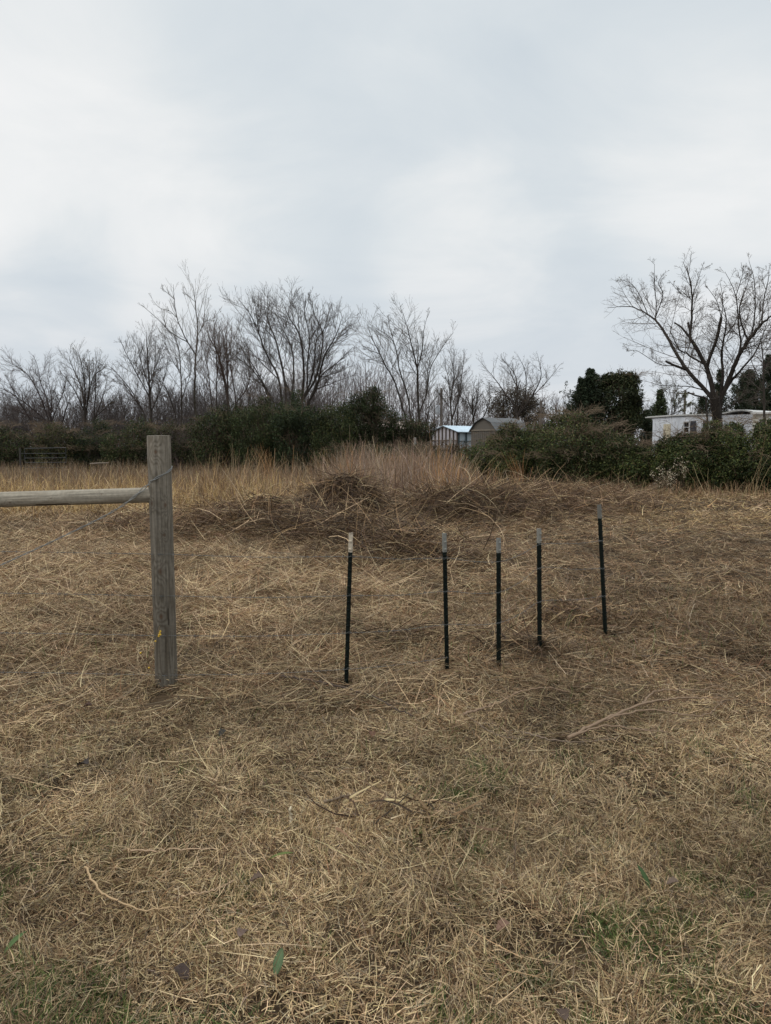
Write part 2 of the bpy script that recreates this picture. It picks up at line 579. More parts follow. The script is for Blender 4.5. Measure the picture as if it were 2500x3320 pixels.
def make_straw():
    a = Acc()
    for y0, y1, n, l0, l1, w0, w1, lift in ((2.0, 4.6, 2600, .12, .35, .0025, .0045, .05), (4.4, 7.5, 62000, .07, .46, .0024, .0052, .075),
                                            (7.5, 12, 130000, .10, .55, .0038, .0075, .07), (12, 18, 100000, .15, .6, .006, .011, .09), (18, 30, 60000, .2, .6, .011, .02, .12)):
        x, y = band_xy(n, y0, y1)
        rightness = sstep(.05, .3, x / y) * sstep(4, 5.5, y)
        hp = np.zeros(n)
        for hx, hy, h, rx, ry in HEAPS:
            hp += h * np.exp(-((x - hx) / rx) ** 2 - ((y - hy) / ry) ** 2)
        k = hole(x, y, n) & cleared(x, y) & (U(0, 1, n) > rightness * .45) & (U(0, 1, n) > sstep(.05, .2, hp) * .85)
        x, y = x[k], y[k]
        n = len(x)
        c = litter_cols(x, y)
        c = c * (1 + .18 * (U(0, 1, n) > .82)[:, None])
        L = l0 + (l1 - l0) * U(0, 1, n) ** 2.2
        L *= 1 - .4 * sstep(.05, .3, x / y)
        el = np.radians(rng.normal(4, 14, n))
        base = np.stack([x, y, gz(x, y) + .012 + U(0, 1, n) ** 1.5 * lift], -1)
        flow = fbm(x * 1.6 + 7, y * 1.6, 37, 2) * 12
        az = np.where(U(0, 1, n) < .35, flow + rng.normal(0, .5, n), U(0, 6.3, n))
        ribbons(a, base, az, el, L, U(w0, w1, n), c, rng.normal(0, .5, n), U(-.9, .9, n), 3, rng.normal(.05, .25, n), True)
    o = a.build('cut_straw', M_straw)
    stuff(o, 'loose golden brown cut straw lying across the field behind the fence', 'straw')


make_turf()
make_straw()


# ------------------------------------------------------------------ heaps of cut brush in front of the tall grass
def make_windrow():
    a = Acc()
    n = 30000
    H = np.array(HEAPS)
    wk = H[:, 3] * H[:, 4]
    k = rng.choice(len(H), n, p=wk / wk.sum())
    x = H[k, 0] + rng.normal(0, .75, n) * H[k, 3]
    y = H[k, 1] + rng.normal(0, .75, n) * H[k, 4]
    c = pal(n, ((.125, .078, .047), (.175, .108, .064), (.31, .205, .11), PALE, (.055, .036, .024), GREY), (.32, .26, .13, .03, .24, .02))
    c = c * ((.42 + 1.0 * fbm(x * 1.6, y * 1.6, 44, 3)) * (1.12 - .45 * np.exp(-((x + .6) / 2.4) ** 2)))[:, None]
    keepn = U(0, 1, n) < np.clip((fbm(x * 2.2 + 5, y * 2.2, 46, 3) - .2) * 3, .15, 1)
    L = U(.15, .95, n) ** 1.2 * np.clip(H[k, 3] * 1.1, .3, 1)
    el = np.radians(rng.normal(8, 20, n))
    base = np.stack([x, y, gz(x, y) + U(0, 1, n) ** 1.4 * .30 * np.clip(H[k, 3] * 1.1, .2, 1)], -1)
    base, el, L, c = base[keepn], el[keepn], L[keepn], c[keepn]
    n = len(el)
    ribbons(a, base, U(0, 6.3, n), el, L, U(.006, .014, n), c, rng.normal(0, .9, n), U(-1.2, 1.2, n), 4, rng.normal(.35, .5, n))
    # bleached long stems thrown over the top
    n = 1700
    k = rng.choice(len(H), n, p=wk / wk.sum())
    x, y = H[k, 0] + rng.normal(0, .8, n) * H[k, 3], H[k, 1] + rng.normal(0, .7, n) * H[k, 4]
    base = np.stack([x, y, gz(x, y) + U(.1, .34, n) * np.clip(H[k, 3] * 1.1, .2, 1)], -1)
    ribbons(a, base, U(0, 6.3, n), np.radians(rng.normal(10, 22, n)), U(.3, 1.2, n) * np.clip(H[k, 3] * 1.1, .3, 1), U(.007, .013, n), pal(n, (TAN, PALE, (.30, .19, .10)), (.45, .2, .35)),
            rng.normal(0, .8, n), U(-1, 1, n), 5, rng.normal(.6, .6, n))
    o = a.build('cut_brush', M_straw)
    stuff(o, 'tangled brown cut brush lying in low heaps behind the metal posts', 'brush')


make_windrow()


def make_pile():
    g = on_ground(742 * 1.5, 1132 * 1.5)
    t = thing('brush_pile', 'tall rounded pile of dark brown brush at the edge of the tall grass', 'brush pile', (g[0], g[1] + .8, 0))
    cx, cy = g[0], g[1] + .8
    a = Acc()
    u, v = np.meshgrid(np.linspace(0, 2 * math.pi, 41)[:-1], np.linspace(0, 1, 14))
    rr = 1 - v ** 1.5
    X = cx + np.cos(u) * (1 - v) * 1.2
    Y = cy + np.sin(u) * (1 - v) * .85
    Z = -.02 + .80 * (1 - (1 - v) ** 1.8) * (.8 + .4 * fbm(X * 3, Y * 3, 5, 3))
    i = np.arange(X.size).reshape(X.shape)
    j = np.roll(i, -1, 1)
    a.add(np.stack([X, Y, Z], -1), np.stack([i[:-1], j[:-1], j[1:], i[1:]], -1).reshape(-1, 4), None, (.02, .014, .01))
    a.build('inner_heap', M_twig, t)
    a = Acc()
    n = 5200
    th = U(0, 6.283, n)
    r0 = U(0, 1, n) ** .6
    x, y = cx + np.cos(th) * r0 * 1.15, cy + np.sin(th) * r0 * .85
    z = .90 * np.clip(1 - r0 ** 1.7, 0, 1) + U(-.08, .1, n)
    c = pal(n, ((.10, .064, .04), (.155, .097, .058), (.34, .225, .12), (.04, .027, .018), PALE), (.33, .25, .14, .25, .03))
    out = np.where(U(0, 1, n) < .55, th + rng.normal(0, .9, n), U(0, 6.3, n))
    ribbons(a, np.stack([x, y, np.maximum(z, .01)], -1), out, np.radians(rng.normal(5, 20, n)), U(.2, .85, n), U(.006, .014, n), c, rng.normal(0, 1, n), U(-1.2, 1.2, n), 5,
            rng.normal(.9, .7, n))
    a.build('stems', M_straw, t)


make_pile()


# ------------------------------------------------------------------ standing grass
def make_standing():
    a = Acc()

    def blades(x, y, h, c, el, w, droop, n=4):
        m = len(x)
        base = np.stack([x, y, gz(x, y) - .01], -1)
        ribbons(a, base, U(0, 6.3, m), el, h, w, c, rng.normal(0, .5, m), U(-.6, .6, m), n, droop)

    # gold bent grass at the left, with a ragged front edge
    n = 90000
    x, y = band_xy(n, 13.5, 27)
    px = x / y
    front = 15.5 + 1.5 * fbm(x * .7, x * .3 + 5, 12, 2) + 4.2 * sstep(-.13, .04, px)
    dens = sstep(0, 1.5, y - front) * sstep(.12, -.02, px + (fbm(x, y * .5, 15, 2) - .5) * .25)
    tuft = fbm(x * 1.4, y * 1.0, 19, 3)
    k = U(0, 1, n) < dens * np.clip((tuft - .34) * 4.5, .06, 1)
    x, y, tuft = x[k], y[k], tuft[k]
    m = len(x)
    back = sstep(17, 27, y)
    c = np.where((U(0, 1, m) < .2 + .75 * back)[:, None], pal(m, (BROWN, (.20, .135, .08), (.30, .21, .12), RED), (.34, .36, .15, .15)), pal(m, ((.56, .385, .165), (.42, .29, .135), PALE, (.25, .165, .08)), (.40, .3, .10, .2)))
    blades(x, y, (.30 + 1.3 * np.clip(tuft - .2, 0, 1)) * U(.5, 1.25, m), c, np.radians(rng.normal(63, 24, m)), U(.007, .014, m), rng.normal(1.15, .95, m), 5)
    n = 1500
    x, y = band_xy(n, 15.2, 21)
    k = (x / y < .0) & (fbm(x * 1.2, y * .9, 19, 3) > .42) & (y > 15.6 + 4 * sstep(-.13, .02, x / y))
    x, y = x[k], y[k]
    m = len(x)
    blades(x, y, U(.6, 1.15, m), pal(m, ((.60, .43, .20), PALE, (.45, .31, .14)), (.5, .2, .3)), np.radians(rng.normal(66, 20, m)), U(.009, .016, m), rng.normal(1.1, .9, m), 5)
    # brown grass behind, all across to the hedge
    n = 90000
    x, y = band_xy(n, 19, 47)
    px = x / y
    lim = np.interp(px, [-.6, -.1, .02, .07, .11, .15, .21, .26, .6], [47, 42, 39, 35, 28, 21.5, 19.5, 16, 16])
    k = (y < lim) & (U(0, 1, n) < .35 + .65 * sstep(-.12, .0, px))
    x, y = x[k], y[k]
    px = x / y
    m = len(x)
    mid = sstep(-.16, -.02, px)
    t2 = fbm(x * .6, y * .4, 29, 3)
    c = np.where((U(0, 1, m) < mid)[:, None], pal(m, ((.29, .19, .13), (.27, .19, .13), (.17, .12, .086), (.38, .28, .185), (.31, .245, .195)), (.24, .30, .2, .14, .12)), pal(m, (BROWN, (.20, .14, .095), (.33, .24, .14), GREY), (.36, .34, .18, .12)))
    org = (t2 > .62) & (U(0, 1, m) < .35) & (mid > .3)
    c = np.where(org[:, None], pal(m, ((.40, .22, .09), (.33, .185, .085)), (.5, .5)), c)
    h = (.66 + .55 * t2 * mid + .22 * mid) * U(.55, 1.2, m)
    h = h * (.30 + 1.5 * fbm(x * 1.5, y * .9, 83, 3)) * (1.02 + .12 * mid)
    h = h * (1 - .45 * sstep(.07, .13, px))
    c = c * (.6 + .75 * fbm(x * 1.1, y * .8, 85, 3))[:, None]
    blades(x, y, h, c, np.radians(rng.normal(74, 14, m)), U(.010, .02, m), rng.normal(.4, .5, m))
    # tall thin stalks
    n = 2600
    x, y = band_xy(n, 19, 38)
    px = x / y
    lim = np.interp(px, [-.6, -.1, .02, .07, .11, .14, .6], [20, 36, 36, 33, 24, 18, 18])
    k = (y < lim) & (px > -.25) & (fbm(x * .9, y * .6, 77, 2) > .5)
    x, y = x[k], y[k]
    m = len(x)
    c = pal(m, ((.36, .27, .16), (.30, .21, .12), (.34, .20, .095)), (.4, .35, .25))
    blades(x, y, U(1.1, 1.75, m), c, np.radians(rng.normal(78, 9, m)), U(.010, .018, m), rng.normal(.35, .35, m), 5)
    # low rough grass in front of the thicket on the right
    n = 26000
    x, y = band_xy(n, 17.5, 27)
    px = x / y
    front = np.interp(px, [.05, .1, .2, .3, .42, .6], [17.5, 18.5, 21.5, 23, 23, 21.5]) + 2.0 * (fbm(x * .8, y * .5, 8, 2) - .5)
    k = (px > .05) & (y > front) & (U(0, 1, n) < np.clip((fbm(x * 1.1, y, 31, 3) - .2) * 2.6, .2, 1))
    x, y = x[k], y[k]
    m = len(x)
    c = pal(m, (TAN, BROWN, (.25, .17, .1), RED, (.13, .13, .055)), (.3, .26, .22, .14, .08))
    blades(x, y, U(.2, .7, m), c, np.radians(rng.normal(55, 25, m)), U(.008, .015, m), rng.normal(.9, .7, m))
    o = a.build('tall_dry_grass', M_straw)
    stuff(o, 'tall gold and russet dry grass standing across the back of the field', 'tall grass')


make_standing()


def tuft(px, base_y, label, h0, h1, n, cols, spread=.12, lean=0.0, d=None, name='grass_tuft'):
    g = on_ground(px, base_y) if d is None else np.array([(px - CX) / F * d, d, 0])
    t = thing(name, label, 'grass tuft', (g[0], g[1], gz(g[0], g[1])))
    a = Acc()
    th = U(0, 6.3, n)
    base = np.stack([g[0] + rng.normal(0, spread, n), g[1] + rng.normal(0, spread, n), np.full(n, gz(g[0], g[1]) - .02)], -1)
    if lean:
        th = np.where(U(0, 1, n) < .8, (math.pi if lean < 0 else 0) + rng.normal(0, .5, n), th)
    el = np.radians(rng.normal(80 - abs(lean), 6, n))
    ribbons(a, base, th, el, U(h0, h1, n), U(.01, .018, n), pal(n, cols, [1] * len(cols)), rng.normal(0, .2, n), U(-.5, .5, n), 5, rng.normal(.25, .25, n))
    a.build('stalks', M_straw, t)


ORG = ((.36, .20, .08), (.32, .17, .075), (.27, .17, .09))
PLS = ((.42, .32, .17), (.34, .26, .15), (.27, .19, .1))
tuft(880, 1570, 'tall thin orange grass tuft rising before the dark shrubs left of centre', 1.2, 1.9, 60, ORG, .15, -8)
tuft(1270, 1580, 'broad russet grass tuft just right of the brush pile', .9, 1.5, 130, ORG, .28)
tuft(1330, 1570, 'bright orange grass tuft below the bare tree beside the tin roofed shed', .9, 1.45, 120, ORG, .25)
tuft(1695, 1595, 'leaning orange grass tuft standing before the thicket by the grey barn', 1.0, 1.75, 55, ORG, .12, -10)
tuft(1510, 1570, 'pale straw grass tuft at the left end of the green thicket', .9, 1.5, 50, PLS, .2, 6)
tuft(2290, 1650, 'sparse pale grass stalks fanning out leftward at the right thicket', 1.1, 2.0, 9, PLS, .2, -28)
tuft(2440, 1625, 'tall straight tan grass stalks at the right edge of the field', 1.2, 2.2, 8, PLS, .12, 3)
tuft(2010, 1630, 'thin dry stalks before the middle of the thicket', .6, 1.2, 14, PLS, .3)
tuft(135, 1650, 'two pale bent stalks standing up before the metal gate', .9, 1.15, 5, PLS, .2, 18)


# ------------------------------------------------------------------ trees
def taper(n, r0, r1, p=1.0):
    return r1 + (r0 - r1) * (1 - np.linspace(0, 1, n)) ** p


def grow(P, R, k, l0, l1, ang, trop, rmax, npt=5, t0=.15, t1=1.0, jit=.12, flat=1.0, tp=.55, tpow=1.0, thin=False):
    """children of the branches P (B,n,3), R (B,n); k children each"""
    B, n, _ = P.shape
    t = ((np.arange(k)[None] + U(0, 1, (B, k))) / k) ** tpow
    t = t0 + (t1 - t0) * t
    s = t * (n - 1)
    i = np.clip(s.astype(int), 0, n - 2)
    f = (s - i)[..., None]
    b = np.arange(B)[:, None]
    pos = P[b, i] * (1 - f) + P[b, i + 1] * f
    rad = R[b, i] * (1 - f[..., 0]) + R[b, i + 1] * f[..., 0]
    tan = P[b, i + 1] - P[b, i]
    tan /= np.linalg.norm(tan, axis=2, keepdims=True) + 1e-9
    plen = np.linalg.norm(np.diff(P, axis=1), axis=2).sum(1)
    q = rng.normal(size=(B, k, 3))
    q -= (q * tan).sum(2, keepdims=True) * tan
    q /= np.linalg.norm(q, axis=2, keepdims=True) + 1e-9
    a = np.radians(rng.normal(ang, 10, (B, k)))[..., None]
    d = tan * np.cos(a) + q * np.sin(a)
    L = plen[:, None] * U(l0, l1, (B, k)) * (1.1 - tp * t)
    pos, d, L, rad = pos.reshape(-1, 3), d.reshape(-1, 3), L.ravel(), rad.ravel()
    if thin:                           # short shoots carry fewer side shoots
        kp = U(0, 1, len(L)) < np.clip(np.repeat(plen, k) / np.quantile(plen, .7), .25, 1)
        pos, d, L, rad = pos[kp], d[kp], L[kp], rad[kp]
    N = len(pos)
    out = np.zeros((N, npt, 3))
    out[:, 0] = pos
    for j in range(1, npt):
        d = d + np.array([0, 0, trop]) / (npt - 1) + rng.normal(0, jit, (N, 3))
        d /= np.linalg.norm(d, axis=1, keepdims=True) + 1e-9
        out[:, j] = out[:, j - 1] + d * (L / (npt - 1))[:, None]
    r0 = np.minimum(rad * .62, rmax)
    r = r0[:, None] * np.linspace(1, .45, npt)[None]
    return out, r


def bare_tree(label, d, bx, stems, group=None, bark=(.085, .07, .058), twig=(.10, .082, .07), spread=.5, dens=1.0, levels=3, ang=38, trop=.55,
              tips=.0054, leaf=0, leafcol=None, lscale=1.0, name='bare_tree', cat='bare tree', rootx=None):
    bark = tuple(c * .62 for c in bark)
    twig = tuple(c * .88 for c in twig)
    base = np.array([(bx - CX) / F * d, d, 0.0])
    t = thing(name, label, cat, base, group)
    ac, tw = Acc(), Acc()
    known = []                         # px, py, depth of what is already traced
    alls, allr = [], []
    h = None
    for st in stems:
        pts, r0, r1 = np.array(st[0], float), st[1] * (.52 if len(st) > 3 else .44), max(st[2] * .6, tips)
        k0 = 0.0
        attached = False
        if known:
            K = np.concatenate(known)
            dd = np.hypot(K[:, 0] - pts[0, 0], K[:, 1] - pts[0, 1])
            j = dd.argmin()
            if dd[j] < 14:
                attached = True
                k0 = K[j, 2]
                pts[0] = K[j, :2]
        n = 4 + 4 * len(pts)
        S = spline(pts, n)
        ln = np.hypot(*(S[-1] - S[0])) * d / F
        off = k0 + np.linspace(0, 1, n) ** 1.2 * rng.normal(0, spread) * ln * .55
        known.append(np.stack([S[:, 0], S[:, 1], off], -1))
        P = np.stack([at(S[i, 0], S[i, 1], d + off[i]) for i in range(n)])
        wob = rng.normal(0, .0035, (n, 3)) * ln * .5
        wob[0] = 0
        P = P + wob
        R = taper(n, r0, r1, .9)
        if not attached:
            root = base + np.array([(P[0, 0] - base[0]) * .35 + rng.normal(0, .03), 0, -.1])
            P = np.concatenate([[root], [root * .5 + P[0] * .5], P])
            R = np.concatenate([[R[0] * 1.35], [R[0] * 1.08], R])
        tubes(ac, P[None], R[None], 7, bark, caps=True)
        # resample to a fixed count for growth
        s = np.linspace(0, len(P) - 1, 16)
        i = np.clip(s.astype(int), 0, len(P) - 2)
        f = (s - i)[:, None]
        alls.append((P[i] * (1 - f) + P[i + 1] * f, R[i] * (1 - f[:, 0]) + R[i + 1] * f[:, 0], ln, len(st) > 3 and st[3] == 'stub', attached))
    tipsP = []
    for P, R, ln, stub, attached in alls:
        if stub:
            continue
        k = max(8, int(ln * 3.1 * dens))
        P1, R1 = grow(P[None], R[None], k, .2 * lscale, .42 * lscale, ang + 4, trop * .75, .02, 7, .12 if attached else .30, jit=.05, tp=.72, tpow=1.2)
        tubes(tw, P1, np.maximum(R1 * .85, tips * 1.2), 4, twig)
        P2, R2 = grow(P1, R1, max(5, int(9 * dens)), .30, .62, ang, trop * .55, .010, 6, .08, jit=.06, thin=True)
        tubes(tw, P2, np.maximum(R2, tips * 1.15), 3, twig)
        tipsP.append(P2)
        # growing end of the stem itself
        if levels > 2:
            P3, R3 = grow(P2, R2, max(3, int(5 * dens)), .36, .75, ang, trop * .4, .0075, 4, .12, jit=.07, thin=True)
            tubes(tw, P3, np.maximum(R3, tips * .8), 3, twig)
            tipsP.append(P3)
    ac.build('trunk', M_bark, t, True)
    cr = tw.build('crown', M_twig, t)
    if leaf:
        Pl = np.concatenate([p[:, -1] for p in tipsP])
        Pl = Pl[rng.random(len(Pl)) < min(1, leaf / len(Pl))]
        la = Acc()
        c = Pl + rng.normal(0, .05, Pl.shape)
        leaves(la, c, U(.05, .10, len(c)), .6, pal(len(c), leafcol or [(.16, .11, .06), (.1, .09, .05)], [1] * len(leafcol or [1, 1])))
        la.build('leaves', M_leaf, t)
    return t


GRP = 'bare trees along the back of the field'
bare_tree('low spreading bare tree at the left edge with dark reddish twigs', 60, 165,
          [([(166, 1388), (125, 1273), (82, 1208), (14, 1167)], .14, .02), ([(163, 1388), (154, 1304), (134, 1244), (118, 1172)], .13, .02),
           ([(158, 1376), (84, 1309), (24, 1268), (-25, 1250)], .12, .02), ([(168, 1376), (166, 1292), (154, 1220)], .11, .02),
           ([(200, 1375), (213, 1330), (216, 1300), (183, 1215)], .12, .02), ([(149, 1364), (72, 1340), (0, 1318)], .1, .02),
           ([(110, 1380), (50, 1280), (20, 1215)], .1, .02), ([(175, 1370), (205, 1270), (215, 1225)], .09, .02)],
          GRP, bark=(.075, .06, .055), twig=(.095, .07, .062), dens=1.05, ang=34, trop=.3)
bare_tree('rounded dense bare tree second from the left with a few leaves left', 60, 285,
          [([(276, 1364), (267, 1268), (240, 1201), (223, 1162)], .16, .02), ([(283, 1364), (274, 1244), (259, 1153)], .17, .02),
           ([(286, 1364), (290, 1244), (290, 1155)], .16, .02), ([(305, 1364), (310, 1268), (312, 1167)], .14, .02),
           ([(307, 1359), (335, 1280), (350, 1220)], .12, .02), ([(274, 1340), (240, 1263), (199, 1208)], .12, .02),
           ([(312, 1359), (345, 1320), (375, 1290)], .1, .02), ([(280, 1350), (300, 1230), (335, 1195)], .1, .02)],
          GRP, bark=(.08, .066, .056), twig=(.105, .085, .072), ang=32, leaf=900)
bare_tree('bare tree with fan of rising branches directly behind the wooden post', 58, 490,
          [([(490, 1356), (484, 1253), (480, 1171), (473, 1076)], .26, .02), ([(470, 1347), (435, 1280), (381, 1212), (345, 1180)], .12, .015),
           ([(481, 1293), (448, 1220), (408, 1144), (391, 1103)], .11, .015), ([(481, 1253), (457, 1171), (440, 1084)], .1, .015),
           ([(492, 1293), (503, 1171), (505, 1090)], .11, .015), ([(492, 1335), (525, 1250), (545, 1170)], .11, .015),
           ([(459, 1320), (408, 1253), (372, 1220)], .09, .015), ([(484, 1240), (515, 1160), (530, 1120)], .08, .015), ([(488, 1320), (440, 1300), (390, 1290)], .07, .015)],
          GRP, bark=(.085, .07, .06), twig=(.12, .098, .085), ang=33, trop=.5)
bare_tree('tallest pale bare tree with open airy crown behind the wooden post', 60, 640,
          [([(638, 1361), (630, 1280), (633, 1212), (634, 1158), (641, 1076), (633, 981), (625, 920)], .24, .015),
           ([(630, 1152), (606, 1103), (576, 1036), (565, 968), (562, 922)], .13, .015), ([(606, 1106), (557, 1079), (503, 1027), (459, 989)], .09, .015),
           ([(576, 1033), (549, 1008), (514, 995), (481, 950)], .06, .012), ([(646, 1087), (660, 1049), (665, 989), (674, 930)], .08, .012),
           ([(663, 1046), (693, 1030), (717, 998)], .05, .012), ([(632, 979), (600, 949), (592, 936)], .04, .012), ([(565, 968), (532, 940), (524, 928)], .04, .012)],
          GRP, bark=(.105, .09, .072), twig=(.17, .145, .115), dens=.62, levels=3, ang=33, trop=.7, tips=.0058)
bare_tree('slender double stemmed bare tree leaning left beside the tallest tree', 58, 585,
          [([(589, 1361), (587, 1225), (579, 1130), (560, 1080)], .14, .02), ([(570, 1347), (538, 1258), (492, 1212)], .11, .02),
           ([(586, 1220), (550, 1150), (530, 1090)], .08, .015), ([(588, 1300), (620, 1200), (612, 1130)], .08, .015)],
          GRP, bark=(.09, .075, .062), twig=(.13, .105, .09), dens=.9, ang=36)
bare_tree('dense reddish bare tree between the tallest tree and the broad one', 54, 740,
          [([(740, 1314), (731, 1245), (710, 1155), (672, 1085)], .22, .02), ([(743, 1314), (737, 1170), (734, 1055)], .15, .02),
           ([(752, 1305), (719, 1200), (690, 1095)], .12, .02), ([(764, 1290), (749, 1185), (752, 1055)], .11, .02),
           ([(767, 1305), (806, 1245), (812, 1140)], .11, .02), ([(687, 1330), (676, 1212), (652, 1103)], .1, .02), ([(701, 1334), (703, 1171), (692, 1080)], .1, .02)],
          GRP, bark=(.085, .065, .055), twig=(.135, .098, .08), dens=1.1, ang=30, trop=.7)
bare_tree('broad many stemmed bare tree leaning left behind the shrubs', 48, 905,
          [([(875, 1299), (848, 1239), (809, 1191), (740, 1134)], .13, .02), ([(890, 1311), (860, 1254), (821, 1185), (779, 1125)], .13, .02),
           ([(914, 1305), (902, 1224), (860, 1140), (839, 1080), (812, 1020), (773, 970)], .17, .015), ([(929, 1302), (920, 1215), (896, 1110), (872, 1050), (854, 990)], .19, .015),
           ([(947, 1302), (935, 1260), (920, 1224), (914, 1172)], .12, .06, 'stub'), ([(950, 1296), (953, 1200), (944, 1125), (908, 1050), (878, 990)], .15, .015),
           ([(839, 1080), (830, 1010), (826, 965)], .06, .012), ([(902, 1224), (862, 1190), (800, 1120), (770, 1060)], .08, .012), ([(890, 1100), (850, 1060), (800, 1045)], .06, .012)],
          GRP, dens=1.0, ang=36, trop=.5)
bare_tree('broad rounded bare tree with curving stems left of the grass ridge centre', 50, 990,
          [([(980, 1299), (985, 1200), (974, 1095), (941, 1035), (917, 984)], .2, .015), ([(977, 1296), (1013, 1215), (1025, 1110), (1040, 1005)], .17, .015),
           ([(986, 1305), (1022, 1230), (1040, 1155), (1046, 1080), (1019, 1020), (1013, 975)], .17, .015), ([(1001, 1302), (1028, 1254), (1052, 1155), (1085, 1095), (1115, 1020)], .2, .015),
           ([(1007, 1296), (1040, 1221), (1100, 1170), (1145, 1125)], .14, .015), ([(1025, 1260), (1085, 1239), (1145, 1218)], .08, .015),
           ([(992, 1260), (998, 1170), (1004, 1095), (989, 1020), (985, 975)], .12, .015), ([(1046, 1080), (1065, 1020), (1066, 985)], .07, .012), ([(974, 1095), (965, 1020), (945, 975)], .06, .012),
           ([(1040, 1221), (1100, 1205), (1150, 1180)], .07, .012), ([(1085, 1095), (1120, 1080), (1140, 1050)], .05, .012)],
          GRP, dens=1.05, ang=36, trop=.5)
bare_tree('open bare tree with three leaning trunks left of the tin roofed shed', 52, 1352,
          [([(1359, 1360), (1354, 1248), (1353, 1199), (1339, 1136), (1321, 1062), (1303, 1007)], .2, .012), ([(1314, 1348), (1279, 1236), (1247, 1179), (1210, 1104), (1190, 1049)], .15, .012),
           ([(1334, 1360), (1319, 1273), (1294, 1194), (1282, 1124), (1257, 1087), (1195, 1049)], .14, .012), ([(1279, 1119), (1264, 1062), (1257, 1025)], .05, .012),
           ([(1222, 1144), (1190, 1131), (1155, 1099)], .05, .012), ([(1247, 1174), (1202, 1166), (1167, 1164)], .05, .012),
           ([(1356, 1199), (1369, 1136), (1374, 1074), (1389, 1010)], .1, .012), ([(1351, 1194), (1356, 1124), (1341, 1049)], .08, .012),
           ([(1364, 1348), (1384, 1273), (1394, 1199), (1428, 1136), (1471, 1077)], .13, .012), ([(1381, 1286), (1389, 1199), (1416, 1087)], .09, .012),
           ([(1354, 1223), (1326, 1174), (1294, 1104)], .07, .012), ([(1384, 1360), (1398, 1310), (1438, 1261)], .09, .012)],
          GRP, bark=(.10, .085, .07), twig=(.13, .11, .09), dens=.8, ang=36, trop=.45, leaf=60)
bare_tree('medium bare tree rising just behind the tin roofed shed', 68, 1466,
          [([(1466, 1373), (1461, 1298), (1471, 1223), (1463, 1149)], .2, .015), ([(1471, 1360), (1488, 1286), (1498, 1211), (1505, 1156)], .17, .015),
           ([(1461, 1323), (1453, 1223), (1441, 1186)], .12, .015), ([(1483, 1360), (1488, 1298), (1518, 1236)], .12, .015), ([(1463, 1330), (1435, 1290), (1415, 1270)], .09, .015)],
          GRP, dens=1.1, ang=33, trop=.6)
bare_tree('small bare tree between the shed and the grey barn', 70, 1535,
          [([(1535, 1373), (1529, 1325), (1499, 1262)], .17, .015), ([(1538, 1367), (1547, 1295), (1553, 1220)], .15, .015), ([(1536, 1370), (1532, 1295), (1541, 1226)], .13, .015),
           ([(1565, 1362), (1586, 1304), (1592, 1268)], .12, .015), ([(1532, 1349), (1514, 1310), (1496, 1286)], .1, .015)],
          GRP, dens=1.1, ang=36, trop=.4)
bare_tree('wide bare tree behind the grey barn with a broken low limb', 66, 1688,
          [([(1685, 1379), (1661, 1304), (1640, 1280), (1610, 1235), (1562, 1178)], .26, .015), ([(1679, 1355), (1676, 1250), (1664, 1205), (1625, 1160)], .16, .015),
           ([(1682, 1352), (1703, 1280), (1703, 1205), (1679, 1151)], .17, .015), ([(1688, 1355), (1724, 1286), (1754, 1220), (1742, 1145)], .19, .015),
           ([(1646, 1283), (1610, 1268), (1580, 1235)], .07, .015), ([(1724, 1286), (1775, 1235), (1817, 1181)], .1, .015),
           ([(1685, 1346), (1715, 1319), (1748, 1310)], .12, .09, 'stub'), ([(1718, 1331), (1760, 1340), (1805, 1322)], .07, .02), ([(1679, 1268), (1685, 1235)], .09, .07, 'stub'),
           ([(1676, 1250), (1650, 1195), (1632, 1150)], .07, .015)],
          GRP, bark=(.07, .058, .05), twig=(.11, .09, .076), dens=.85, ang=40, trop=.35, leaf=200)
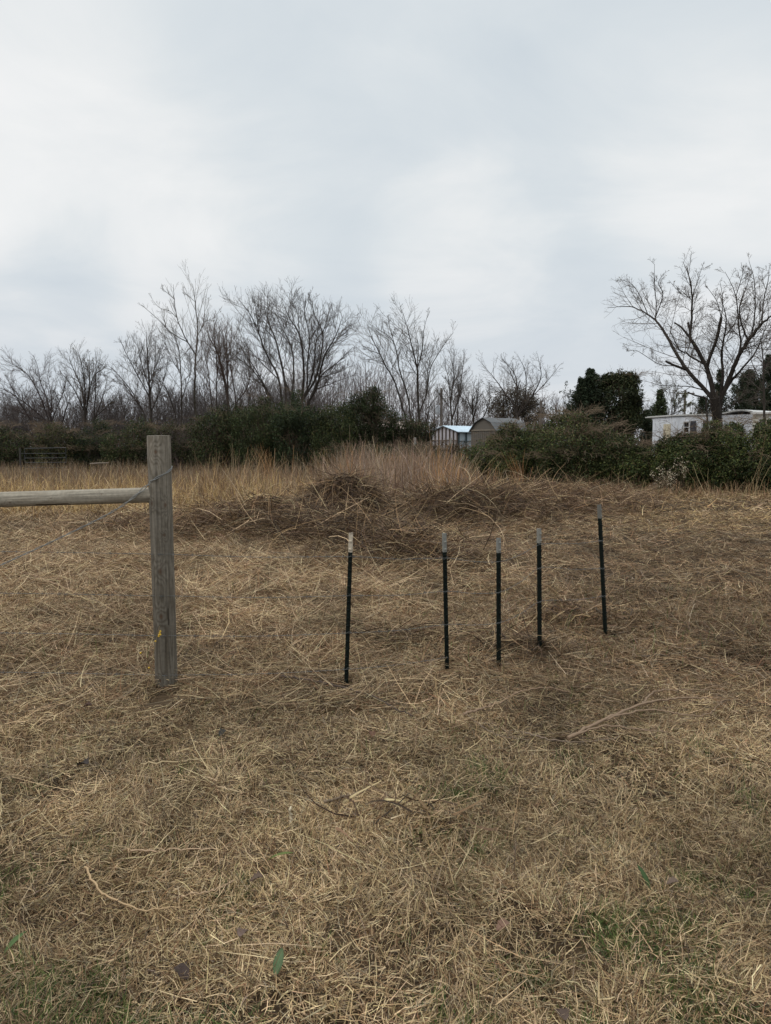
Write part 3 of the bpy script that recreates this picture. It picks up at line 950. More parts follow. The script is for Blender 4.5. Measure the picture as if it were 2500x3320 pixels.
bare_tree('largest bare tree with thick spreading limbs in front of the white trailer', 38, 2326,
          [([(2328, 1374), (2322, 1333), (2317, 1289)], .52, .42), ([(2310, 1299), (2289, 1268), (2231, 1203), (2190, 1142), (2152, 1073), (2128, 1042), (2098, 1018), (2043, 994), (1970, 998)], .27, .015),
           ([(2317, 1299), (2303, 1231), (2289, 1186), (2255, 1124), (2238, 1094), (2241, 1053), (2245, 974), (2238, 906), (2214, 850)], .3, .015),
           ([(2334, 1299), (2364, 1231), (2392, 1162), (2423, 1111), (2467, 1053), (2500, 1025), (2560, 960)], .3, .03),
           ([(2337, 1306), (2375, 1231), (2426, 1172), (2460, 1121), (2494, 1025)], .17, .015),
           ([(2330, 1290), (2344, 1224), (2341, 1145), (2347, 1101), (2354, 1025), (2334, 957)], .19, .015),
           ([(2128, 1039), (2128, 984), (2122, 923), (2122, 856)], .08, .012), ([(2135, 1032), (2149, 957), (2135, 916), (2159, 880)], .07, .012), ([(2098, 1015), (2074, 957), (2046, 919), (2009, 906)], .06, .012),
           ([(2224, 1203), (2190, 1186), (2159, 1172)], .13, .08, 'stub'), ([(2190, 1190), (2135, 1180), (2067, 1138), (2030, 1140)], .05, .012), ([(2293, 1268), (2238, 1254), (2176, 1251), (2135, 1248), (2091, 1234)], .07, .012),
           ([(2289, 1290), (2255, 1282), (2231, 1272)], .09, .06, 'stub'), ([(2241, 1080), (2231, 1046)], .1, .1, 'stub'), ([(2241, 1097), (2211, 1063), (2187, 1046)], .11, .06, 'stub'),
           ([(2286, 1179), (2238, 1155), (2224, 1142), (2204, 1135), (2173, 1073)], .11, .03), ([(2245, 1039), (2248, 957), (2282, 850)], .07, .012), ([(2245, 967), (2214, 957), (2169, 909)], .05, .012),
           ([(2293, 1193), (2303, 1155), (2323, 1101), (2339, 1029)], .16, .12, 'stub'), ([(2339, 1029), (2323, 974), (2286, 923)], .05, .012), ([(2339, 1029), (2344, 974), (2334, 910)], .05, .012),
           ([(2347, 1097), (2375, 1060), (2409, 991)], .07, .012), ([(2388, 1162), (2402, 1111), (2395, 1060), (2385, 957), (2351, 880)], .13, .012), ([(2419, 1107), (2402, 1042), (2399, 991), (2416, 940), (2440, 880)], .11, .012),
           ([(2436, 1087), (2447, 1025), (2447, 923), (2429, 845)], .1, .012), ([(2467, 1049), (2477, 974), (2491, 906), (2495, 860)], .08, .012), ([(2416, 1135), (2460, 1115), (2510, 1100)], .07, .012),
           ([(2385, 957), (2405, 900), (2412, 860)], .05, .012), ([(2340, 1330), (2400, 1300), (2450, 1290)], .06, .012)],
          GRP, bark=(.06, .05, .042), twig=(.115, .092, .074), dens=1.0, ang=44, trop=.3, tips=.0048, leaf=260, leafcol=[(.13, .11, .06), (.19, .16, .09)], lscale=.98, spread=.7)
bare_tree('thin grey bare tree cut off by the right edge', 36, 2480,
          [([(2478, 1340), (2476, 1250), (2474, 1162), (2466, 1090)], .13, .02), ([(2476, 1250), (2440, 1180), (2425, 1120)], .06, .012), ([(2475, 1200), (2510, 1130), (2530, 1060)], .06, .012)],
          GRP, dens=.8, ang=45, trop=.2, tips=.006)


# far wood that reads as one mass
def far_woods():
    a = Acc()
    n = 520
    x = np.linspace(-160, 2660, n) + rng.normal(0, 4, n)
    top = np.interp(x, [-160, 100, 420, 700, 1040, 1140, 1300, 1420, 1600, 1720, 1830, 1950, 2100, 2300, 2660], [1320, 1330, 1300, 1280, 1215, 1205, 1230, 1285, 1310, 1320, 1300, 1330, 1330, 1330, 1320])
    top = top + rng.normal(0, 16, n) + 10
    d = U(92, 125, n)
    B = np.stack([(x - CX) / F * d, d, np.zeros(n)], -1)
    H = (HOR - top) / F * d + EYE
    P = np.zeros((n, 6, 3))
    for j in range(6):
        P[:, j] = B + np.array([0, 0, 1]) * (H * j / 5)[:, None]
    P[:, 1:] += np.cumsum(rng.normal(0, .16, (n, 5, 3)) * [1, 1, .2], 1)
    R = U(.05, .13, (n, 1)) * np.linspace(1, .15, 6)[None]
    c = (.115, .095, .09)
    tubes(a, P, R, 4, c)
    P1, R1 = grow(P, R, 14, .2, .46, 40, .55, .04, 5, .12)
    tubes(a, P1, np.maximum(R1, .014), 3, c)
    P2, R2 = grow(P1, R1, 6, .3, .65, 38, .4, .02, 4, .1)
    tubes(a, P2, np.maximum(R2, .012), 3, (.125, .103, .097))
    # dense bare scrub under the left trees
    n = 300
    x = U(-120, 1060, n)
    top = np.interp(x, [-120, 150, 240, 420, 700, 900, 1060], [1300, 1300, 1330, 1290, 1270, 1260, 1280]) + rng.normal(0, 22, n) + 15
    d = U(62, 78, n)
    B = np.stack([(x - CX) / F * d, d, np.zeros(n)], -1)
    H = (HOR - top) / F * d + EYE
    P = np.zeros((n, 6, 3))
    ln = rng.normal(0, .22, (n, 2))
    for j in range(6):
        P[:, j] = B + np.concatenate([ln * H[:, None] * (j / 5) ** 1.3, (H * j / 5)[:, None]], 1)
    P[:, 1:] += np.cumsum(rng.normal(0, .07, (n, 5, 3)) * [1, 1, .2], 1)
    R = U(.025, .06, (n, 1)) * np.linspace(1, .2, 6)[None]
    c = (.075, .063, .058)
    tubes(a, P, R, 4, c)
    P1, R1 = grow(P, R, 15, .2, .48, 40, .5, .02, 5, .1, jit=.07)
    tubes(a, P1, np.maximum(R1, .009), 3, c)
    P2, R2 = grow(P1, R1, 7, .35, .7, 38, .3, .012, 4, .1, jit=.07)
    tubes(a, P2, np.maximum(R2, .008), 3, (.082, .069, .064))
    o = a.build('far_woods', M_twig)
    stuff(o, 'distant grey brown bare wood showing between the nearer trees', 'woods')


far_woods()


# ------------------------------------------------------------------ leafy crowns
def blob_points(lobes, n, shell=.55):
    """points in overlapping ellipsoids; lobes rows: x y z rx ry rz"""
    L = np.array(lobes, float)
    wts = (L[:, 3] * L[:, 5] + L[:, 3] * L[:, 4])
    k = rng.choice(len(L), n, p=wts / wts.sum())
    v = rng.normal(size=(n, 3))
    v /= np.linalg.norm(v, axis=1, keepdims=True)
    r = shell + (1 - shell) * U(0, 1, n) ** .8
    nz = fbm(v[:, 0] * 2.2 + k * 7.1, v[:, 2] * 2.2 + v[:, 1] * 1.7 + k * 3.3, 61, 3)
    n2 = fbm(v[:, 0] * 5.2 + k * 3.1, v[:, 2] * 5.2 + v[:, 1] * 4.7 + k * 1.3, 67, 2)
    r = r * (.60 + .58 * nz + .34 * n2)
    p = L[k, :3] + v * r[:, None] * L[k, 3:]
    return p, v, k, r


def shrub(label, d, lobes_px, leafn, lsize, cols, wts, group=None, stems=40, name='shrub', cat='shrub', stemcol=(.12, .09, .065), clump=.55, depth=1.0, sprout=0, aspect=.55, trunk=None):
    """lobes_px: cx, cy, half width, half height in pixels of the photograph"""
    lobes = []
    for q in lobes_px:
        cx, cy, hw, hh = q[:4]
        dd = d + (q[4] if len(q) > 4 else 0)
        c = at(cx, cy, dd)
        rx, rz = hw * dd / F, hh * dd / F
        lobes.append((c[0], dd, c[2], rx, min(rx, rz) * .9 * depth, rz))
    if not trunk:
        lobes += [(q[0], q[1] - .1, q[2] * .45, q[3] * .95, q[4] * .95, q[2] * .5) for q in lobes if q[2] - q[5] > .25]
    L = np.array(lobes)
    base = np.array([L[:, 0].mean(), d, 0.0])
    t = thing(name, label, cat, base, group)
    p, v, k, r = blob_points(lobes, leafn)
    cl = fbm(p[:, 0] * 2.4 + 3, p[:, 2] * 2.4 + p[:, 1] * 1.9, 43, 3)
    hole_ = fbm(p[:, 0] * 1.1 + 31, p[:, 2] * 1.3 + p[:, 1] * .8, 53, 2)
    keep = (p[:, 2] > .02) & (U(0, 1, leafn) < np.clip((cl - clump + .40) * 3.4, .05, 1) * np.clip((hole_ - .18) * 4, .15, 1))
    p, v = p[keep], v[keep]
    n = len(p)
    a = Acc()
    c = pal(n, cols, wts, .4)
    tone = fbm(p[:, 0] * .9 + 13, p[:, 2] * 1.1 + p[:, 1] * .6, 97, 3)
    c = c * (.35 + 1.05 * tone)[:, None]
    leaves(a, p, U(.7, 1.35, n) * lsize * 1.08, aspect, c, v * .35 + np.array([0, 0, .25]))
    a.build('foliage', M_leaf, t)
    b = Acc()
    m = stems
    kk = rng.integers(0, len(L), m)
    v = rng.normal(size=(m, 3))
    v[:, 2] = np.abs(v[:, 2]) + .3
    v /= np.linalg.norm(v, axis=1, keepdims=True)
    tip = L[kk, :3] + v * L[kk, 3:] * U(.7, 1.12, (m, 1))
    root = np.stack([base[0] * .4 + L[kk, 0] * .6 + rng.normal(0, .2, m), d + rng.normal(0, .3, m), np.full(m, -.05)], -1)
    tt = np.linspace(0, 1, 6)[None, :, None]
    P = root[:, None] * (1 - tt) + tip[:, None] * tt
    P[:, 1:-1] += rng.normal(0, .12, (m, 4, 3))
    P[:, :, 2] += (np.sin(tt * math.pi) * .25 * U(0, 1, (m, 1, 1)))[..., 0]
    R = U(.010, .022, (m, 1)) * np.linspace(1.3, .35, 6)[None]
    tubes(b, P, R, 4, stemcol)
    P1, R1 = grow(P, R, 8, .12, .3, 40, .3, .01, 4, .4)
    tubes(b, P1, np.maximum(R1, .004), 3, stemcol)
    if sprout:                          # bare arching sprays above the leaves
        kk = rng.integers(0, len(L), sprout)
        th = U(0, 6.3, sprout)
        p0 = L[kk, :3] + np.stack([np.cos(th) * L[kk, 3] * .6, np.sin(th) * L[kk, 4] * .6, L[kk, 5] * .55], -1)
        d0 = np.stack([np.cos(th) * .5, np.sin(th) * .5, np.ones(sprout)], -1)
        P = np.zeros((sprout, 6, 3))
        P[:, 0] = p0
        for j in range(1, 6):
            d0 = d0 + np.stack([np.cos(th) * .25, np.sin(th) * .25, np.full(sprout, -.22)], -1) + rng.normal(0, .14, (sprout, 3))
            P[:, j] = P[:, j - 1] + d0 / np.linalg.norm(d0, axis=1, keepdims=True) * U(.10, .26, (sprout, 1))
        tubes(b, P, np.full((sprout, 1), .008) * np.linspace(1, .5, 6)[None], 3, (.17, .125, .085))
        P1, R1 = grow(P, np.full((sprout, 6), .006), 5, .2, .5, 42, .1, .006, 4, .2)
        tubes(b, P1, np.maximum(R1, .004), 3, (.17, .125, .085))
    if trunk:
        x0, r0 = trunk
        q = np.array([[(x0 - CX) / F * d, d, -.1], [(x0 - CX) / F * d + .05, d, L[:, 2].mean() * .5], [L[:, 0].mean(), d, L[:, 2].mean() + L[:, 5].max() * .5]])
        S = spline(q, 8)
        tubes(b, S[None], np.linspace(r0, .03, 8)[None], 8, stemcol)
    b.build('trunk' if trunk else 'stems', M_bark, t)
    return t


DG, MG, OG, YG, BR = (.032, .044, .018), (.05, .066, .024), (.075, .08, .03), (.115, .112, .04), (.095, .066, .04)
LG = 'dark shrubs below the left trees'
shrub('dark olive shrub at the left edge behind the metal gate', 50, [(30, 1445, 80, 52), (105, 1450, 50, 38, .5), (-60, 1425, 80, 70), (15, 1405, 30, 26, .6)], 19000, .10, (DG, OG, MG, BR), (.4, .3, .2, .1), LG, stems=150, sprout=220, stemcol=(.105, .085, .07))
shrub('yellowish green speckled shrub right of the metal gate', 49, [(180, 1438, 62, 56), (150, 1405, 36, 34, 1)], 15000, .10, (DG, OG, YG, BR), (.35, .35, .15, .15), LG, stems=150, sprout=220, stemcol=(.105, .085, .07))
shrub('bluish green dark shrub under the rounded bare tree', 50, [(285, 1440, 70, 52), (240, 1450, 50, 38, -.5), (325, 1418, 45, 60, 1)], 18000, .10, (DG, (.03, .048, .03), OG, MG), (.45, .25, .2, .1), LG, stems=150, sprout=220, stemcol=(.105, .085, .07))
shrub('dark shrub just left of the wooden post top', 48, [(395, 1445, 70, 48), (455, 1418, 55, 60, 1)], 18000, .10, (DG, OG, MG, BR), (.45, .25, .15, .15), LG, stems=70, sprout=60)
shrub('brown twiggy shrub just right of the wooden post top', 46, [(560, 1430, 75, 62), (610, 1435, 60, 60, .8)], 15000, .09, (DG, OG, BR, MG), (.4, .22, .25, .13), LG, stems=150, sprout=160, stemcol=(.13, .10, .085))
MGp = 'dark evergreen shrubs behind the russet grass'
shrub('olive brown shrub below the reddish bare tree', 43, [(690, 1410, 75, 75), (745, 1390, 60, 80, .8)], 26000, .09, (DG, MG, OG, BR), (.4, .22, .2, .18), MGp, stems=90, sprout=40)
shrub('large dark green shrub below the broad leaning tree', 42, [(830, 1400, 85, 85), (890, 1385, 80, 80, .6), (800, 1350, 60, 35, 1), (850, 1310, 30, 24, 1)], 40000, .085, (DG, MG, OG), (.5, .3, .2), MGp, stems=90, sprout=70)
shrub('dense dark shrub below the rounded tree with its top around the trunks', 41, [(970, 1400, 85, 85), (1000, 1375, 60, 62, -.5), (965, 1290, 26, 28, 1), (930, 1370, 60, 60, .8)], 40000, .085, (DG, MG, (.035, .05, .03)), (.5, .3, .2), MGp, stems=90, sprout=70)
shrub('bright green leaved shrub left of the tallest dark shrub', 40, [(1080, 1400, 75, 75, -.5), (1095, 1365, 62, 55), (1060, 1430, 60, 50)], 34000, .085, (DG, MG, YG, OG), (.35, .35, .12, .18), MGp, stems=50)
shrub('tall pointed dark shrub with leafy spires near the frame centre', 41, [(1170, 1370, 75, 80), (1205, 1310, 42, 52), (1213, 1278, 16, 28), (1150, 1310, 36, 40), (1235, 1380, 60, 62, .7)], 38000, .085, (DG, MG, (.05, .045, .026)), (.5, .28, .22), MGp, stems=90, sprout=70)
shrub('purplish brown leaved shrub left of the tin roofed shed', 42, [(1290, 1400, 62, 52), (1340, 1410, 56, 46), (1370, 1400, 40, 36, .5)], 24000, .085, (DG, (.055, .045, .03), MG, BR), (.4, .25, .2, .15), MGp, stems=60, sprout=20)
shrub('low rusty brown shrub in front of the tin roofed shed', 38, [(1440, 1475, 70, 36), (1490, 1470, 40, 32, -1), (1380, 1475, 50, 40)], 15000, .075, (BR, (.13, .085, .055), DG, OG), (.35, .25, .25, .15), MGp, stems=140, sprout=40, stemcol=(.16, .11, .08))
shrub('low dark shrub hugging the ground below the tallest dark shrub', 36.5, [(1180, 1480, 80, 36), (1250, 1485, 60, 34, -.4), (1110, 1485, 60, 32)], 22000, .075, (DG, MG, OG, BR), (.42, .28, .2, .1), MGp, stems=90, sprout=70)
shrub('low dark shrub hugging the ground left of the rusty brown shrub', 36.5, [(1330, 1475, 60, 34), (1390, 1480, 50, 34, -.4), (1290, 1485, 50, 30)], 18000, .075, (DG, MG, BR, OG), (.42, .25, .18, .15), MGp, stems=90, sprout=70)
RG = 'green thicket along the right of the field'
VG = ((.036, .05, .02), (.068, .085, .028), (.12, .132, .042), (.13, .095, .048))
shrub('low green thicket shrub in front of the grey barn', 34, [(1560, 1490, 66, 50), (1620, 1475, 50, 55, .3), (1515, 1515, 45, 36, -.5), (1650, 1412, 40, 44, .2), (1605, 1440, 30, 34, .3)], 30000, .075, VG, (.45, .3, .17, .08), RG, stems=60, sprout=90)
shrub('green thicket shrub with long sprigs right of the grey barn', 30.5, [(1690, 1480, 80, 74), (1665, 1420, 22, 40), (1745, 1430, 55, 55, .6), (1680, 1515, 90, 55, -.6)], 46000, .07, VG, (.42, .32, .18, .08), RG, stems=60, sprout=90)
shrub('broad thicket shrub topped with brown arching sprays below the dark cedars', 28.5, [(1840, 1465, 105, 95), (1835, 1395, 66, 52, .8), (1905, 1520, 115, 62, -.5), (1925, 1430, 66, 66, .6), (1880, 1370, 36, 30, .5)], 64000, .068, VG, (.45, .3, .15, .10), RG, stems=90, sprout=260, stemcol=(.15, .11, .075))
shrub('rounded thicket shrub left of the white trailer corner', 27.5, [(2015, 1495, 72, 78), (2065, 1530, 70, 58, -.4), (1985, 1440, 40, 45, .5), (2075, 1480, 40, 36)], 42000, .068, VG, (.42, .3, .2, .08), RG, stems=60, sprout=90)
shrub('glossy green thicket shrub below the trailer door', 26.5, [(2180, 1500, 78, 72), (2230, 1510, 85, 76, -.3), (2165, 1450, 36, 34), (2245, 1440, 34, 36, .2), (2205, 1425, 14, 22)], 50000, .066, VG, (.44, .32, .18, .06), RG, stems=60, sprout=90)
shrub('yellowish green thicket shrub below the largest tree', 26.3, [(2335, 1475, 85, 90), (2310, 1395, 34, 32), (2375, 1405, 36, 34, .3), (2360, 1525, 85, 66, -.4), (2280, 1440, 30, 40)], 54000, .066, VG, (.4, .32, .22, .06), RG, stems=60, sprout=90)
shrub('tall green thicket shrub cut off by the right edge', 26.0, [(2470, 1480, 90, 90), (2540, 1460, 90, 100), (2490, 1400, 50, 40, .3), (2430, 1530, 70, 62, -.3)], 54000, .066, VG, (.44, .32, .17, .07), RG, stems=60, sprout=90)

# frosty seed head plant in front of the thicket
def aster():
    d = 24.6
    g = np.array([(2205 - CX) / F * d, d, 0])
    t = thing('seeding_aster', 'dry plant with white seed heads in front of the thicket at right', 'plant', g)
    a, h = Acc(), Acc()
    n = 46
    tipx = U(2110, 2235, n)
    tipy = 1470 + np.abs(tipx - 2205) * .55 + U(0, 75, n)
    tip = at(tipx, tipy, d) + np.stack([np.zeros(n), U(-.3, .3, n), np.zeros(n)], -1)
    tt = np.linspace(0, 1, 6)[None, :, None]
    root = g + rng.normal(0, .12, (n, 3)) * [1, 1, 0]
    P = root[:, None] * (1 - tt) + tip[:, None] * tt
    P[:, 1:-1] += rng.normal(0, .04, (n, 4, 3))
    tubes(a, P, np.full((n, 6), .003), 3, (.08, .055, .036))
    P1, R1 = grow(P, np.full((n, 6), .004), 7, .1, .22, 45, .3, .004, 4, .5)
    tubes(a, P1, R1 * .6, 3, (.08, .055, .036))
    c = np.concatenate([P1[:, -1], P1[:, -2], P[:, -1]])
    c = c[rng.random(len(c)) < .6]
    c = np.repeat(c, 2, 0) + rng.normal(0, .025, (len(c) * 2, 3))
    leaves(h, c, U(.025, .05, len(c)), .8, pal(len(c), ((.56, .49, .36), (.34, .27, .18), (.13, .1, .07)), (.4, .3, .3)))
    a.build('stems', M_twig, t)
    h.build('seed_heads', M_leaf, t)


aster()

# evergreens
def conifer(label, d, tip, basey, hw, n, cols, wts, group, tips=1, base_z=None, lsize=.22, droop=.15):
    x0, y0 = tip
    top = at(x0, y0, d)
    base = np.array([top[0], d, 0.0])
    t = thing('cedar_tree', label, 'cedar tree', base, group)
    H = top[2]
    a, b = Acc(), Acc()
    W = hw * d / F
    lead = np.array([[base[0], d, -.1], [base[0] + .05, d, H * .5], [top[0], d, H]])
    tubes(b, spline(lead, 8)[None], np.linspace(.16, .015, 8)[None], 7, (.09, .065, .05))
    nb = int(150 * H / 5)
    f = U(0, 1, nb) ** .8
    th = U(0, 6.283, nb)
    zb = float(at(x0, basey, d)[2])
    L = W * np.clip((H - H * (.05 + .93 * f)) / (H - zb), 0, 1.15) * (.35 + 1.05 * fbm(th * 1.5, f * 7, int(abs(x0)) % 97, 3)) * U(.75, 1.15, nb) + .08
    p0 = np.stack([np.full(nb, top[0]), np.full(nb, d), H * (.05 + .93 * f)], -1)
    el = np.radians(U(5, 45, nb) + 25 * f)
    dr = np.stack([np.cos(th) * np.cos(el), np.sin(th) * np.cos(el), np.sin(el)], -1)
    tt = np.linspace(0, 1, 5)[None, :, None]
    P = p0[:, None] + dr[:, None] * (L[:, None, None] * tt)
    P[:, :, 2] += .15 * L[:, None] * tt[:, :, 0] ** 2
    tubes(b, P, np.full((nb, 1), .022) * np.linspace(1, .3, 5)[None], 3, (.08, .06, .045))
    P1, R1 = grow(P, np.full((nb, 5), .01), 9, .2, .42, 42, .5, .008, 4, .2)
    tubes(b, P1, np.maximum(R1, .004), 3, (.07, .06, .04))
    k = rng.integers(0, len(P1), n)
    s = U(.1, 1.05, n)[:, None]
    p = P1[k, 0] * (1 - s) + P1[k, -1] * s + rng.normal(0, .05, (n, 3))
    dv = P1[k, -1] - P1[k, 0]
    c = pal(n, cols, wts, .3)
    leaves(a, p, U(.6, 1.3, n) * lsize * .55, .4, c, dv * .2 + np.array([0, 0, .3]))
    a.build('foliage', M_leaf, t)
    b.build('trunk', M_bark, t)


CG = 'dark cedars behind the thicket'
CE = ((.022, .033, .018), (.034, .046, .024), (.05, .058, .03))
conifer('pointed dark cedar left of the round evergreen', 40, (1917, 1199), 1380, 95, 26000, CE, (.5, .35, .15), CG)
conifer('short dark cedar leaning against the left of the pointed cedar', 39.5, (1885, 1228), 1380, 62, 13000, CE, (.5, .35, .15), CG)
shrub('round olive evergreen tree touching the pointed cedar on its right', 40, [(2010, 1300, 66, 80), (2035, 1255, 40, 45), (1985, 1250, 45, 38), (2055, 1240, 22, 22), (2030, 1350, 52, 60), (1960, 1330, 45, 60, .6)],
      52000, .10, ((.03, .04, .018), (.048, .056, .024), (.075, .078, .034)), (.45, .35, .2), CG, stems=60, sprout=50, name='evergreen_tree', cat='evergreen tree', trunk=(2015, .17))
conifer('small green cone shaped cedar behind the left end of the trailer', 56, (2140, 1262), 1370, 44, 15000, ((.045, .062, .026), (.065, .08, .032), (.03, .04, .02)), (.45, .3, .25), CG)
conifer('low dark cedar at the left corner of the trailer', 46, (2098, 1330), 1400, 34, 7000, CE, (.5, .35, .15), CG)
conifer('narrow dark cedar directly behind the largest trunk', 50, (2335, 1198), 1340, 34, 9000, CE, (.5, .35, .15), CG)
conifer('wide black green cedar behind the trailer right of the largest trunk', 49, (2425, 1205), 1340, 95, 30000, CE, (.55, .35, .1), CG)
conifer('squat dark cedar showing left of the largest trunk', 50, (2282, 1292), 1340, 40, 7000, CE, (.5, .35, .15), CG)
conifer('tall dark cedar at the right edge behind the trailer', 48, (2492, 1150), 1340, 60, 22000, CE, (.55, .35, .1), CG)
bare_tree('thin half bare tree with sparse olive leaves behind the trailer roof', 56, 2180,
          [([(2180, 1350), (2178, 1300), (2170, 1262)], .08, .015), ([(2182, 1350), (2205, 1300), (2222, 1278)], .07, .015), ([(2190, 1350), (2225, 1320), (2250, 1312)], .06, .015), ([(2185, 1345), (2190, 1300), (2195, 1270)], .06, .015)],
          None, dens=1.3, leaf=2600, leafcol=[(.09, .10, .045), (.13, .13, .06)], ang=30, name='olive_leaved_tree', cat='tree')
shrub('rounded tree with dull brown leaves behind the grey barn', 82, [(1655, 1310, 62, 55), (1690, 1300, 50, 45), (1720, 1330, 45, 45), (1620, 1330, 40, 42)],
      16000, .17, ((.085, .07, .05), (.11, .085, .06), (.065, .06, .042)), (.4, .35, .25), None, stems=60, name='brown_leaved_tree', cat='tree', clump=.66, trunk=(1665, .2))

# ------------------------------------------------------------------ buildings
def zaxis(dx, dy):
    n = math.hypot(dx, dy)
    return np.array([dx / n, dy / n, 0.])


def trailer():
    A, B = at(2117, 1360, 43.), at(2620, 1340, 36.2)
    base = np.array([A[0], A[1], 0])
    t = thing('mobile_home', 'long white weathered mobile home half hidden behind the thicket', 'mobile home', base)
    u = zaxis(B[0] - A[0], B[1] - A[1])
    v = np.array([-u[1], u[0], 0])           # away from the camera
    z = np.array([0, 0, 1.])
    ax = np.stack([u, v, z])
    Lw = np.hypot(B[0] - A[0], B[1] - A[1])

    def along(px):                           # distance along the front wall of a picture column
        k = (px - CX) / F
        return (k * A[1] - A[0]) / (u[0] - k * u[1])
    sj = along(2434)
    a = Acc()
    box(a, base + u * sj / 2 + v * 1.8 + z * 1.85, (sj / 2, 1.8, 1.4), ax, (.80, .82, .86))
    for s in np.arange(.15, sj, .30):        # seams of the metal cladding
        box(a, base + u * s + v * -.006 + z * 1.85, (.008, .006, 1.38), ax, (.70, .73, .78))
    a.build('wall', M_paint, t)
    a = Acc()
    box(a, base + u * (sj + Lw) / 2 + v * 1.78 + z * 1.83, ((Lw - sj) / 2, 1.85, 1.4), ax, (.78, .75, .65))
    for s in np.arange(sj + .1, Lw, .3):
        box(a, base + u * s + v * -.078 + z * 1.85, (.008, .006, 1.36), ax, (.68, .65, .56))
    o = a.build('wall', M_paint, t)
    o['label'] = 'cream coloured end section of the wall'
    a = Acc()
    s = np.linspace(-.45, sj, 30)            # roof edge, slightly sagging, with the raised lump near the joint
    top = 3.30 + .04 * np.sin(s * .8) + .22 * np.exp(-((s - sj + .7) / .8) ** 2)
    for i in range(len(s) - 1):
        q = [base + u * s[i] - v * .09 + z * (top[i] - .05), base + u * s[i + 1] - v * .09 + z * (top[i + 1] - .05), base + u * s[i + 1] - v * .09 + z * (top[i + 1] + .03), base + u * s[i] - v * .09 + z * (top[i] + .03)]
        prism(a, q, v * 4.1, (.62, .61, .58))
    box(a, base + u * (sj + Lw) / 2 + v * 1.8 + z * 3.27, ((Lw - sj) / 2, 2.1, .045), ax, (.66, .64, .60))
    a.build('roof', M_paint, t)
    # door
    s0, s1 = along(2147), along(2169)
    a = Acc()
    box(a, base + u * (s0 + s1) / 2 - v * .02 + z * 1.85, ((s1 - s0) / 2, .02, 1.0), ax, (.68, .60, .44))
    dr = a.build('door', M_paint, t)
    a = Acc()
    for k in range(9):
        box(a, base + u * (s0 + s1) / 2 - v * .045 + z * (1.15 + k * .18), ((s1 - s0) / 2 - .06, .008, .05), ax, (.74, .66, .49))
    a.build('louvre', M_paint, dr)

    def window(p0, p1, zb, zt, shutter=True, sh=None):
        s0, s1 = along(p0), along(p1)
        c = base + u * (s0 + s1) / 2 - v * .10 + z * (zb + zt) / 2
        hw, hh = (s1 - s0) / 2, (zt - zb) / 2
        a = Acc()
        for sx in (-1, 1):
            box(a, c + u * sx * hw, (.035, .03, hh + .035), ax, (.66, .66, .66))
        for sz in (-1, -.33, .33, 1):
            box(a, c + z * sz * hh, (hw - .035, .028, .022 if abs(sz) < 1 else .035), ax, (.66, .66, .66))
        w_ = a.build('window', M_paint, t)
        a = Acc()
        box(a, c + v * .02, (hw - .036, .008, hh - .03), ax, (.02, .022, .025))
        a.build('pane', M_glass, w_)
        if shutter:
            a = Acc()
            cc = base + u * ((s1 + .22) if sh is None else (s0 - .22)) - v * .10 + z * (zb + zt) / 2
            box(a, cc, (.15, .02, hh + .03), ax, (.055, .055, .065))
            for k in range(7):
                box(a, cc - v * .025 + z * (k - 3) * hh / 3.6, (.11, .006, .02), ax, (.08, .08, .09))
            a.build('shutter', M_paint, t)
    window(2214, 2233, 2.05, 2.95)
    window(2297, 2315, 2.05, 2.95, True, 'left')
    window(2456, 2476, 2.5, 3.0, False)
    window(2491, 2512, 2.6, 3.05, False)


trailer()


def shed():
    d1 = 61.
    G1 = np.array([(1398 - CX) / F * 61, 61, 0])
    G2 = np.array([(1484 - CX) / F * 58.5, 58.5, 0])
    t = thing('shed', 'open framed shed with pale blue tin roof behind the shrubs', 'shed', G1)
    u = zaxis(*(G2 - G1)[:2])
    w_ = np.hypot(*(G2 - G1)[:2])
    v = np.array([-u[1], u[0], 0])
    z = np.array([0, 0, 1.])
    ax = np.stack([u, v, z])
    L, he, hr = 3.4, 2.78, 3.22
    a = Acc()
    prism(a, [G1 + u * .05, G2 - u * .05, G2 - u * .05 + z * he, G1 + u * w_ / 2 + z * (hr - .04), G1 + u * .05 + z * he], v * .03, (.50, .48, .50))
    prism(a, [G2 - u * .08 + v * .05, G2 - u * .08 + v * L, G2 - u * .08 + v * L + z * he, G2 - u * .08 + v * .05 + z * he], -u * .03, (.45, .52, .56))
    a.build('sheeting', M_paint, t)
    a = Acc()
    for k, s in enumerate(np.linspace(.06, w_ - .06, 8)):
        h = he + (hr - he) * (1 - abs(s - w_ / 2) / (w_ / 2)) - .05
        box(a, G1 + u * s - v * .04 + z * h / 2, (.045, .04, h / 2), ax, (.10, .075, .06))
    for h in (1.3, 2.05):
        box(a, G1 + u * w_ / 2 - v * .09 + z * h, (w_ / 2, .012, .04), ax, (.10, .075, .06))
    for s in np.linspace(.1, L - .05, 5):
        box(a, G2 + v * s + z * he / 2, (.04, .045, he / 2), ax, (.07, .09, .095))
    box(a, G2 + u * .05 + v * L / 2 + z * 2.0, (.012, L / 2, .04), ax, (.07, .09, .095))
    a.build('frame', M_wood, t)
    a = Acc()
    p = G1 + u * w_ / 2 - v * .2 + z * hr
    for e, s in ((G1 - u * .2 - v * .2 + z * (he - .07), 1), (G2 + u * .22 - v * .2 + z * (he - .08), -1)):
        prism(a, [e, p, p + z * .04, e + z * .04], v * (L + .4), (.55, .66, .74))
        for q in np.arange(.15, L + .3, .3):
            tubes(a, np.stack([e + v * q + z * .045, p + v * q + z * .045])[None], np.full((1, 2), .018), 4, (.52, .63, .71))
    a.build('roof', M_tin, t)


